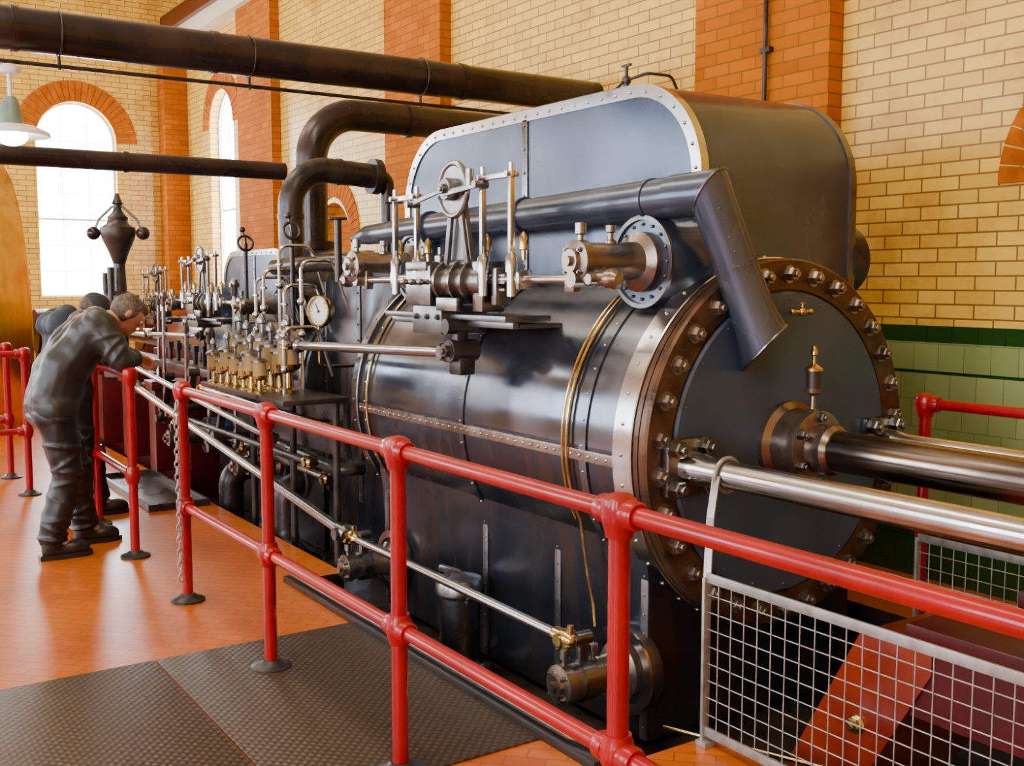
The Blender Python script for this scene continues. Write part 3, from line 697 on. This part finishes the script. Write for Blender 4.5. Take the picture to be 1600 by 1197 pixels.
G().box((-14.9,2.55,0),(-14.2,2.95,.9),.03).lathe((-14.54,2.5,1.0),(0,1,0),[(0,0),(.28,0),(.28,.45),(0,.45)],40).done('main_bearing',m_maroon,ENG)
G().box((-14.9,3.8,0),(-14.2,4.1,.9),.03).lathe((-14.54,3.78,1.0),(0,1,0),[(0,0),(.28,0),(.28,.35),(0,.35)],40).done('main_bearing',m_maroon,ENG)
G().lathe((-14.54,3.2,1.0),(0,1,0),[(0,0),(.45,0),(.45,.12),(0,.12)],40).cyl((-14.2,3.1,1.0),(-14.2,3.45,1.0),.09).done('crank_disc',m_steel_w,ENG)
for x in (-9.3,-10.2,-11.2):
    G().box((x-.1,2.5,0),(x+.1,2.78,.72),.02).box((x-.13,2.47,.7),(x+.13,2.8,.78),.015).done('frame_pillar',m_maroon,fr)
g=G().box((-9.35,2.55,.9),(-7.3,2.78,.96),.01)
for i in range(9):
    x=-9.25+i*.23; g.cyl((x,2.66,.96),(x,2.66,1.08+.05*(i%3)),.02,seg=10).lathe((x,2.66,1.06),(0,0,1),[(0,0),(.035,0),(.035,.05),(0,.05)],6)
g.done('valve_gear_shelf',m_black,hp)
for i,(x,z0,z1,y) in enumerate(((-8.9,.5,1.5,2.5),(-8.3,.6,1.3,2.5),(-7.7,.45,1.25,2.48),(-7.25,.5,1.6,2.52),(-9.4,.8,1.5,2.6))):
    rod((x,y,z0),(x+.05,y,z1),.014,m_steel,ENG,knob=m_steel_w)
for (x,y,z) in ((-8.6,2.42,.62),(-7.9,2.4,.7),(-7.3,2.42,.55)):
    g=G().bar((x,y,z),(x+.12,y,z+.26),.04,.05,.008,up=(0,1,0)).cyl((x,y-.05,z),(x,y+.3,z),.035).cyl((x+.12,y-.04,z+.26),(x+.12,y+.04,z+.26),.03).bar((x,y,z),(x-.14,y,z-.1),.04,.045,.008,up=(0,1,0)).cyl((x-.14,y-.04,z-.1),(x-.14,y+.04,z-.1),.03)
    g.done('bell_crank',m_black,ENG)
g=G()
for y in (2.98,3.62):
    g.prism([(x,y,z) for x,z in [(-2.1,.34),(-2.05,.47),(1.8,.47),(1.8,.2),(-2.1,.2)]],(0,.12,0))
g.box((-2.1,2.94,.46),(1.8,3.14,.52),.008).box((-2.1,3.58,.46),(1.8,3.78,.52),.008)
for x in (-1.3,-.2): g.box((x,3.0,PZ),(x+.14,3.7,.22),.008)
sb=g.done('slide_bed',m_maroon,ENG,label='maroon cast iron slide bed')
g=G().prism([(-2.66,2.97,PZ),(-2.30,2.97,.42),(-2.24,2.97,.46),(-2.02,2.97,.46),(-2.02,2.97,.36),(-2.36,2.97,PZ)],(0,.62,0))
g.nut((-2.30,2.97,.10),(0,-1,0),.028,.03,1)
g.done('sloping_end_plate',[m_bed_lit,m_brass],sb,label='broad bolted maroon sloping plate with orange light painted in')
G().box((-2.1,3.16,.34),(1.8,3.56,.38),.004).done('drip_tray',m_black,ENG)

g=G().cyl((-3.75,3.12,2.46),(-3.75,3.12,2.52),.014).sph((-3.75,3.12,2.51),.022).cyl((-3.75,3.12,2.52),(-3.75,3.12,2.57),.008).bar((-3.78,3.12,2.575),(-3.72,3.12,2.575),.012,.012)
g.sweep(fillet([(-3.75,3.1,2.50),(-3.8,3.1,2.475),(-4.9,3.1,2.475),(-4.95,3.2,2.46)],.03),.007,8)
g.sweep(fillet([(-3.75,3.12,2.51),(-3.65,3.15,2.53),(-3.6,3.25,2.52),(-3.6,3.3,2.44)],.04),.007,8)
g.done('drain_valve',m_black,HD)

g=G().box((-7.05,2.22,.93),(-5.6,2.62,.96),.004)
for x in (-7.0,-6.3,-5.65): g.cyl((x,2.56,PZ),(x,2.56,.93),.022)
g.box((-7.05,2.6,.6),(-5.6,2.63,.93),.003)
pf=g.done('lubricator_platform',m_black,ENG,label='black iron shelf carrying the lubricators')
i=0
for x in (-6.95,-6.81,-6.67,-6.53,-6.39,-6.25,-6.11):
    for y in (2.28,2.45):
        i+=1
        h=.24+.055*((i*7)%3)
        if y>2.4: h+=.12
        oiler((x+(.03 if y>2.4 else 0),y,.96),h,None,'polished brass drip lubricator standing on a black iron shelf','brass lubricators on the iron shelf')
for x,y,zt in ((-6.7,2.54,1.7),(-6.5,2.57,1.85),(-6.35,2.54,1.6),(-6.15,2.57,1.75),(-6.9,2.56,1.65),(-6.02,2.4,1.35)):
    g=G(); g.sweep(fillet([(x,y,.96),(x,y,zt),(x+.02,y+.2,zt),(x+.02,y+.3,zt-.3)],.06),.011,8)
    g.sph((x,y,zt-.25),.027); g.sph((x,y,1.3),.024); g.cyl((x-.04,y,zt-.12),(x+.04,y,zt-.12),.009); g.done('oil_feed_pipe',m_steel,pf)
for x,y,z in ((-6.6,2.7,1.95),(-7.6,2.75,1.9)):
    g=G().cyl((x,y,1.3),(x,y,z),.016).torus((x,y,z),(1,0,.3),.055,.01).bar((x,y,z-.05),(x,y,z+.05),.015,.015).sph((x-.06,y,z+.1),.022).bar((x,y,z),(x-.06,y,z+.1),.012,.012)
    g.done('starting_lever',m_black,ENG)
gc=V((-6.10,2.66,1.44)); gn=V((.33,-.94,0)).normalized()
gr=root('pressure_gauge','round brass-rimmed white dial pressure gauge on dark casing','gauge',gc-V((0,0,.1)))
G().lathe(gc-gn*.05,gn,[(0,0),(.085,0),(.095,.02),(.1,.045),(.095,.06),(.084,.06),(.084,.045),(0,.045)],40).cyl(gc-V((0,0,.28)),gc-V((0,0,.08)),.012).sweep(fillet([gc-V((0,0,.27)),gc-V((0,0,.34)),gc+V((0,.34,-.34))],.04),.012,10).done('gauge_case',m_brass,gr)
G().lathe(gc-gn*.006,gn,[(0,0),(.083,0),(.083,.003),(0,.003)],32).done('dial_face',m_face,gr)
g=G(); u,v,_=frame(gn)
for k in range(13):
    a=-pi*.25+pi*1.5*k/12; d=u*math.cos(a)+v*math.sin(a); g.bar(gc+d*.062,gc+d*.074,.002,.003,0)
g.bar(gc,gc+(u*.5-v*.8).normalized()*.06,.003,.005,0).cyl(gc-gn*.003,gc+gn*.006,.008); g.done('needle',m_black,gr)
g=G().box((-9.1,2.0,.0),(-7.6,2.44,.012),.002).box((-9.1,2.0,.012),(-7.6,2.02,.05)).box((-9.1,2.42,.012),(-7.6,2.44,.05)).box((-9.1,2.02,.012),(-9.08,2.42,.05)).box((-7.62,2.02,.012),(-7.6,2.42,.05))
g.done('drip_tray',m_black,label='black oily metal drip tray on orange tiles',category='tray')

G().sweep(fillet([(-6.6,2.75,.3),(-6.6,2.62,.3),(-6.6,2.62,-.1),(-6.2,2.62,-.15)],.12),.08,20).torus((-6.6,2.74,.3),(0,1,0),.1,.02).done('exhaust_pipe',m_black,ENG)
G().sweep(fillet([(-7.6,2.75,.25),(-7.6,2.6,.25),(-7.6,2.6,-.2)],.12),.09,20).done('exhaust_pipe',m_black,ENG)
G().sweep(fillet([(-6.9,2.75,.55),(-6.9,2.65,.55),(-5.8,2.65,.5),(-5.8,2.8,.5)],.1),.04,16).done('exhaust_pipe',m_black,ENG)
rod((-8.2,2.35,.62),(-5.9,2.5,.55),.02,m_black,ENG)
rod((-7.6,2.4,.86),(-5.7,2.52,.8),.016,m_steel,ENG)

# ------------------------------------------------------------------ flywheel
fr0=root('flywheel','huge golden flywheel with broad smooth rim behind the railing','flywheel',(-14.54,1.6,0))
G().lathe((-14.54,1.0,1.05),(0,1,0),[(1.75,0),(2.04,0),(2.05,.02),(2.05,1.11),(2.04,1.13),(1.75,1.13)],128,closed=True).done('rim',m_gold,fr0)
for k in range(8):
    a=2*pi*k/8; G().bar((-14.54,1.56,1.05),(-14.54+math.cos(a)*1.8,1.56,1.05+math.sin(a)*1.8),.18,.16,.03,up=(0,1,0)).done('spoke',m_maroon,fr0)
G().lathe((-14.54,1.2,1.05),(0,1,0),[(0,0),(.3,0),(.34,.05),(.34,.7),(.3,.75),(0,.75)],40).cyl((-14.54,.6,1.05),(-14.54,2.45,1.05),.12).done('hub',m_maroon,fr0)
G().box((-14.9,.55,0),(-14.2,.85,1.05),.03).lathe((-14.54,.5,1.05),(0,1,0),[(0,0),(.26,0),(.26,.4),(0,.4)],32).done('bearing_pedestal',m_maroon,fr0)

# ------------------------------------------------------------------ governor
gx,gy=-9.9,2.42
gv=root('flyball_governor','flyball governor with dark urn-shaped weight and twin dark balls','governor',(gx,gy,.78))
G().lathe((gx,gy,.78),(0,0,1),[(0,0),(.16,0),(.16,.04),(.07,.1),(.05,.5),(.09,.62),(.16,.66),(.16,.72),(.06,.76),(.05,1.0),(0,1.0)],28).cyl((gx-.25,gy,1.42),(gx+.2,gy,1.42),.03).box((gx-.25,gy-.08,1.3),(gx-.1,gy+.08,1.6),.01).cyl((gx+.1,gy-.1,1.45),(gx+.1,gy-.1,1.75),.03).cyl((gx-.1,gy-.1,1.45),(gx-.1,gy-.1,1.7),.025).done('governor_stand',m_black,gv)
G().lathe((gx,gy,1.76),(0,0,1),[(0,0),(.04,0),(.055,.03),(.085,.12),(.14,.24),(.155,.30),(.15,.34),(.10,.37),(.085,.40),(.09,.43),(.05,.47),(.035,.50),(.035,.54),(.05,.55),(.03,.59),(.015,.64),(0,.64)],28).done('governor_weight',m_black,gv)
dr=V((.556,.831,0))
for s in(-1,1):
    p=V((gx,gy,2.05))+dr*s*.22
    G().sph(p,.060,seg=24).done('governor_ball',m_pipe,gv)
    G().sweep(fillet([p,V((gx,gy,2.17))+dr*s*.17,V((gx,gy,2.28))+dr*s*.05,V((gx,gy,2.3))],.05),.012,8).done('governor_arm',m_strip,gv)

# ------------------------------------------------------------------ pipes
def flange(g,c,ax,r): g.lathe(V(c)-V(ax)*.03,ax,[(0,0),(r,0),(r,.06),(0,.06)],32)
PX=-6.5
g=G().sweep([(PX,-5.9,3.0),(PX,WY,3.0)],.118,32)
for y in (-3.2,-.9,1.05,2.16,3.9): g.lathe((PX,y,3.0),(0,1,0),[(.118,0),(.125,0),(.125,.04),(.118,.04)],32,closed=True)
g.done('steam_pipe',m_pipe,label='thick dark brown overhead steam pipe with clamp bands',category='pipe')
g=G().cyl((PX,-5.9,2.82),(PX,WY,2.82),.012,seg=10)
for y in (-.6,1.3,2.4,3.6): g.torus((PX,y,3.0),(0,1,0),.127,.005,24).cyl((PX,y,2.875),(PX,y,2.8),.01)
g.done('conduit',m_black,label='thin black conduit clipped beneath the thick steam pipe',category='conduit')
g=G().cyl((-8.0,-5.9,2.475),(-8.0,3.22,2.475),.068,seg=28)
for y in (-2,.6,2.0): g.lathe((-8.0,y,2.475),(0,1,0),[(.068,0),(.076,0),(.076,.04),(.068,.04)],28,closed=True)
g.done('steam_pipe',m_pipe,label='medium dark horizontal steam pipe joining the vertical riser',category='pipe')
g=G().sweep(fillet([(-7.8,3.36,1.86),(-7.8,3.36,2.92),(-7.8,WY,2.92)],.38,12),.122,32)
flange(g,(-7.8,3.36,1.9),(0,0,1),.18); flange(g,(-7.8,4.2,2.92),(0,1,0),.135)
g.done('exhaust_riser_pipe',m_pipe,label='large dark riser pipe bending over to the brick wall',category='pipe')
sn=G().sweep(fillet([(-7.0,2.86,1.3),(-7.0,2.86,2.41),(-7.0,3.50,2.37)],.26,12),.086,32)
flange(sn,(-7.0,2.86,1.5),(0,0,1),.13); flange(sn,(-7.0,3.50,2.37),(0,1,-.06),.125)
sn.sweep(fillet([(-7.0,3.53,2.37),(-7.0,3.60,2.36),(-7.0,3.60,1.66)],.05),.05,20)
for z in (1.75,2.05): sn.lathe((-7.0,2.86,z),(0,0,1),[(.086,0),(.093,0),(.093,.03),(.086,.03)],32,closed=True)
sn.lathe((-7.0,3.2,2.39),(0,1,-.06),[(.086,0),(.093,0),(.093,.03),(.086,.03)],32,closed=True)
sn.done('swan_neck_pipe',m_black,label='glossy black swan-neck steam pipe above the cylinder',category='pipe')
G().sweep(fillet([(-7.0,2.74,1.72),(-6.4,2.8,1.74),(-5.5,2.95,1.74)],.1),.055,20).done('branch_pipe',m_pipe,ENG)
G().cyl((-6.0,2.75,1.62),(-6.0,2.75,2.0),.022).torus((-6.0,2.75,2.0),(0,0,1),.05,.008).bar((-6.05,2.75,2.0),(-5.95,2.75,2.0),.012,.012).done('stop_valve',m_black,ENG)
G().cyl((-5.85,3.05,1.65),(-5.85,3.05,2.1),.018).torus((-5.85,3.05,2.1),(0,0,1),.05,.008).bar((-5.9,3.05,2.1),(-5.8,3.05,2.1),.012,.012).done('stop_valve',m_black,ENG)
G().cyl((-4.65,4.95,1.5),(-4.65,4.95,5.1),.014,seg=10).box((-4.69,4.94,3.0),(-4.61,4.98,3.03)).done('conduit',m_black,label='thin black vertical conduit on the red brick pilaster',category='conduit')

lx,ly=PX,1.04
lr=root('pendant_lamp','pale green enamel pendant lamp with glowing white reflector','lamp',(lx,ly,2.44))
G().lathe((lx,ly,2.755),(0,0,1),[(0,0),(.05,0),(.06,.02),(.03,.05),(0,.05)],24).done('ceiling_rose',m_white,lr)
G().cyl((lx,ly,2.62),(lx,ly,2.765),.011).done('lamp_stem',m_white,lr)
G().lathe((lx,ly,2.48),(0,0,1),[(.0,.15),(.03,.15),(.045,.12),(.058,.05),(.066,.0),(.06,-.0),(.05,.05),(.04,.11),(0,.13)],28).done('lamp_shade',m_shade,lr)
G().lathe((lx,ly,2.42),(0,0,1),[(.06,.06),(.12,.055),(.195,.02),(.20,.0),(.19,.0),(.11,.04),(.05,.05)],36,closed=True).done('reflector',m_white,lr)
G().ell((lx,ly,2.42),(.085,.085,.055)).done('bulb',m_lamp,lr)

# ------------------------------------------------------------------ people
m_skin=mat('skin',(.46,.20,.105),rough=.5,c2=(.38,.15,.08),scale=10)
m_leather=mat('worn_black_leather',(.013,.013,.0125),rough=.44,c2=(.02,.0195,.018),scale=2,bump=.15,bscale=60,bdist=.003,lo=.4,hi=.7,spec=.45)
m_ltrou=mat('black_leather_trousers',(.007,.007,.008),rough=.42,bump=.12,bscale=60,bdist=.003,spec=.45)
m_boot=mat('black_boot',(.010,.009,.008),rough=.35)
m_hair=mat('brown_hair',(.055,.034,.020),rough=.7,c2=(.12,.085,.055),scale=40,bump=.6,bscale=90)
m_eye=mat('eye',(.6,.58,.55),rough=.2)
m_jack2=mat('blue_grey_jacket',(.018,.023,.033),rough=.7,c2=(.028,.036,.048),scale=4,spec=.2)
m_cap=mat('dark_cap',(.012,.012,.016),rough=.7)
def ctex(name,sz,d=1):
    t=bpy.data.textures.new(name,'CLOUDS'); t.noise_scale=sz; t.noise_depth=d; return t
T1=ctex('folds_large',.16,0); T2=ctex('folds_small',.07,0)
def blob(g,name,m,parent,vox,it=6,folds=0,**k):
    ob=g.done(name,m,parent,**k)
    r=ob.modifiers.new('r','REMESH'); r.mode='VOXEL'; r.voxel_size=vox; r.use_smooth_shade=True
    s=ob.modifiers.new('s','SMOOTH'); s.factor=.5; s.iterations=it
    if folds:
        for t,st in ((T1,folds),(T2,folds*.45)):
            d=ob.modifiers.new('d','DISPLACE'); d.texture=t; d.strength=st; d.mid_level=.5; d.texture_coords='LOCAL'
        s=ob.modifiers.new('s2','SMOOTH'); s.factor=.5; s.iterations=3
    dg=bpy.context.evaluated_depsgraph_get(); me=bpy.data.meshes.new_from_object(ob.evaluated_get(dg)); ob.modifiers.clear(); ob.data=me
    if not me.materials: me.materials.append(m)
    for p in me.polygons: p.use_smooth=True
    return ob
def ring(j,a,d,t,r,w=.014,tilt=.25):
    c=a.lerp(d,t); ax=(d-a).normalized(); ax=(ax+V((0,tilt,tilt*.5))).normalized(); j.torus(c,ax,r,w,20)
def person(X,dy,label,mj,mt,cap=False,lf=0.0,jl='worn black leather jacket'):
    def Q(x,y,z):
        k=max(0,min(1,(1.42-z)/.45)); return V((X+x,y+dy+lf*k,z))
    def U(x,y,z): return V((X+x,y+dy,z))
    f=V((0.10,.74,-.66)).normalized(); s=V((1,0,0)); u=s.cross(f).normalized(); s=f.cross(u).normalized()
    H=U(.02,1.685,1.425); AX=(s,f,u)
    shR=U(.195,1.47,1.355); shL=U(-.195,1.47,1.355)
    elR=U(.29,1.575,1.165); elL=U(-.29,1.59,1.165); wrR=U(.085,1.70,1.165); wrL=U(-.10,1.73,1.165)
    hipR=Q(.095,1.225,.90); hipL=Q(-.095,1.225,.90); knR=Q(.12,1.28,.50); knL=Q(-.14,1.38,.50); anR=Q(.12,1.18,.10); anL=Q(-.17,1.42,.10)
    b=G()
    b.capsule(Q(0,1.235,.94),Q(0,1.29,1.08),.12,.11); b.capsule(Q(0,1.29,1.08),Q(0,1.45,1.33),.11,.11)
    b.capsule(shR,shL,.06,.06); b.capsule(U(0,1.52,1.38),H-f*.02-u*.04,.06,.055)
    for a,c,d in ((shR,elR,wrR),(shL,elL,wrL)): b.capsule(a,c,.052,.04); b.capsule(c,d,.041,.028)
    for a,c,d in ((hipR,knR,anR),(hipL,knL,anL)): b.capsule(a,c,.085,.058); b.capsule(c,d,.056,.042); b.capsule(d,d+V((0,.14,-.05)),.04,.03)
    b.ell(H+u*.01,(.076,.096,.102),AX); b.ell(H+f*.035-u*.055,(.056,.062,.062),AX); b.ell(H+f*.07-u*.095,(.026,.024,.02),AX)
    b.capsule(H+f*.092+u*.012,H+f*.118-u*.026,.010,.014); b.capsule(H+f*.084-s*.035+u*.03,H+f*.084+s*.035+u*.03,.012,.012)
    b.capsule(H+f*.092-s*.018-u*.058,H+f*.092+s*.018-u*.058,.009,.009)
    for q in(-1,1): b.ell(H+s*q*.079-f*.008-u*.005,(.01,.02,.032),AX)
    for w,q,e in ((wrR,1,elR),(wrL,-1,elL)):
        dd=(w-e); dd.z=0; dd.normalize(); dd=(dd+V((0,.55,0))).normalized(); sd=V((dd.y,-dd.x,0))
        pc=w+dd*.055+V((0,0,-.006)); b.ell(pc,(.042,.05,.018),(sd,(dd+V((0,0,-.25))).normalized(),V((0,0,1))))
        for k in range(4):
            x0=pc+sd*(-.03+.02*k)+dd*.035+V((0,0,-.010)); L=(.9,1.05,1,.8)[k] if q>0 else (.8,1,1.05,.9)[k]
            x1=x0+(dd*.032+V((0,0,-.020)))*L; x2=x1+(dd*.010+V((0,0,-.030)))*L; x3=x2+(dd*-.010+V((0,0,-.022)))*L
            b.capsule(x0,x1,.0095,.009,8); b.capsule(x1,x2,.009,.0085,8); b.capsule(x2,x3,.0085,.0075,8)
        t0=pc-sd*.036*q-dd*.012; t1=t0-sd*.022*q+dd*.026+V((0,0,-.014)); t2=t1+dd*.022+V((0,0,-.02)); b.capsule(t0,t1,.012,.010,8); b.capsule(t1,t2,.010,.0085,8)
    body=blob(b,'person',m_skin,None,.0065,3,label=label,category='person',origin=Q(0,1.25,0))
    j=G()
    for x in (-.09,0,.09):
        j.capsule(Q(x,1.235,.93),Q(x,1.29,1.10),.132,.132); j.capsule(Q(x,1.29,1.10),Q(x*1.3,1.43,1.30),.134,.127)
    j.capsule(U(-.17,1.45,1.335),U(.17,1.45,1.335),.098,.098); j.capsule(Q(-.1,1.235,.90),Q(.1,1.235,.90),.135,.135)
    j.capsule(U(-.06,1.50,1.40),U(.06,1.50,1.40),.07,.07)
    for a,c,d in ((shR,elR,wrR),(shL,elL,wrL)):
        j.capsule(a,c,.097,.074); j.capsule(c,c.lerp(d,.88),.074,.053)
        ring(j,a,c,.4,.086,.013,-.3); ring(j,a,c,.65,.081); ring(j,a,c,.88,.077,.013,.4); ring(j,c,d,.2,.069,.013); ring(j,c,d,.5,.060,.012,-.2); ring(j,c,d,.82,.053,.012)
    j.ell(Q(0,1.235,.83),(.23,.142,.03))
    blob(j,'jacket',mj,body,.008,3,.026,label=jl)
    t=G(); t.capsule(Q(-.09,1.225,.86),Q(.09,1.225,.86),.13,.13)
    for a,c,d in ((hipR,knR,anR),(hipL,knL,anL)):
        t.capsule(a,c,.118,.09); t.capsule(c,d+V((0,0,.03)),.09,.076)
        for q,rr,tl in ((.6,.102,-.3),(.82,.095,.4),(.97,.089,-.2)): ring(t,a,c,q,rr,.013,tl)
        for q,rr,tl in ((.12,.088,.4),(.4,.081,-.3),(.66,.078,.3),(.82,.078,-.3),(.95,.08,.1)): ring(t,c,d,q,rr,.012,tl)
    blob(t,'trousers',mt,body,.008,3,.028,label='loose creased black leather trousers')
    G().torus(U(0,1.55,1.40),(0,.7,.72),.068,.018,24).done('collar',mj,body)
    for d in (anR,anL):
        k=G(); k.capsule(d+V((0,.0,.06)),d+V((0,.0,-.02)),.062,.06); k.capsule(d+V((0,-.01,-.045)),d+V((0,.17,-.055)),.05,.045); k.ell(d+V((0,.12,-.045)),(.053,.09,.048)); 
        k2=G().prism([(d.x+x,d.y+y,.0) for x,y in [(-.04,-.07),(.04,-.07),(.05,0),(.056,.12),(.047,.19),(.02,.225),(-.02,.225),(-.047,.19),(-.056,.12),(-.05,0)]],(0,0,.03))
        bo=blob(k,'boot',m_boot,body,.01,4); k2.done('boot_sole',m_boot,bo)
    if cap:
        G().ell(H+u*.035-f*.012,(.09,.106,.084),AX).ell(H+u*.03+f*.11,(.065,.07,.012),AX).done('cap',m_cap,body,label='dark baseball cap')
    h=G().ell(H-f*.024+u*.018,(.083,.092,.103),AX).ell(H+u*.07+f*.02,(.066,.07,.045),AX); blob(h,'hair',m_hair,body,.007,2,.012)
    for q in(-1,1): G().sph(H+f*.085+s*q*.03+u*.008,.011,seg=12).done('eye',m_eye,body)
    return body
person(-6.74,0.0,'person in worn black leather jacket and trousers leaning on the railing',m_leather,m_ltrou)
person(-7.55,-0.01,'person in dark cap and blue-grey jacket leaning on the railing',m_jack2,m_ltrou,True,.27,'blue-grey jacket')

# ------------------------------------------------------------------ lights
def area(loc,target,sx,sy,power,col,name):
    l=bpy.data.lights.new(name,'AREA'); l.shape='RECTANGLE'; l.size=sx; l.size_y=sy; l.energy=power; l.color=col
    o=bpy.data.objects.new(name,l); COL.objects.link(o); o.location=loc
    o.rotation_euler=(V(target)-V(loc)).to_track_quat('-Z','Y').to_euler(); return o
for x in (-13,-8.5,-4,.5): area((x,.5,6.3),(x,1.2,0),3.0,1.2,120,(1,.90,.70),'ceiling_light')
area((-2.5,-5.6,3.4),(-3.5,4,1.5),3,3,115,(.88,.93,1),'window_and_fill_light')
area((-8,-5.6,3.4),(-8,4,1.5),3,3,100,(.88,.93,1),'window_and_fill_light')
area((-1.0,-5.6,1.6),(-4,2.8,.3),2.5,1.8,80,(.9,.94,1),'window_and_fill_light')  # added fill lamp, aimed low to brighten the lower casing
area((-16.4,3.5,3.0),(-8,2,.5),1.0,2.6,95,(.85,.92,1),'window_and_fill_light')
w=bpy.data.worlds.new('world'); bpy.context.scene.world=w; w.use_nodes=True
w.node_tree.nodes['Background'].inputs[0].default_value=(.9,.85,.75,1); w.node_tree.nodes['Background'].inputs[1].default_value=.4
# ------------------------------------------------------------------ camera
cd=bpy.data.cameras.new('camera'); cam=bpy.data.objects.new('camera',cd); COL.objects.link(cam)
cd.sensor_width=36; cd.lens=37.6; cd.clip_start=.05
cam.location=(0,0,1.62)
p=math.atan(158/1671); F=V((-.831,.556,0)).normalized()
fw=V((F.x*math.cos(p),F.y*math.cos(p),-math.sin(p)))
cam.rotation_euler=fw.to_track_quat('-Z','Y').to_euler()
bpy.context.scene.camera=cam
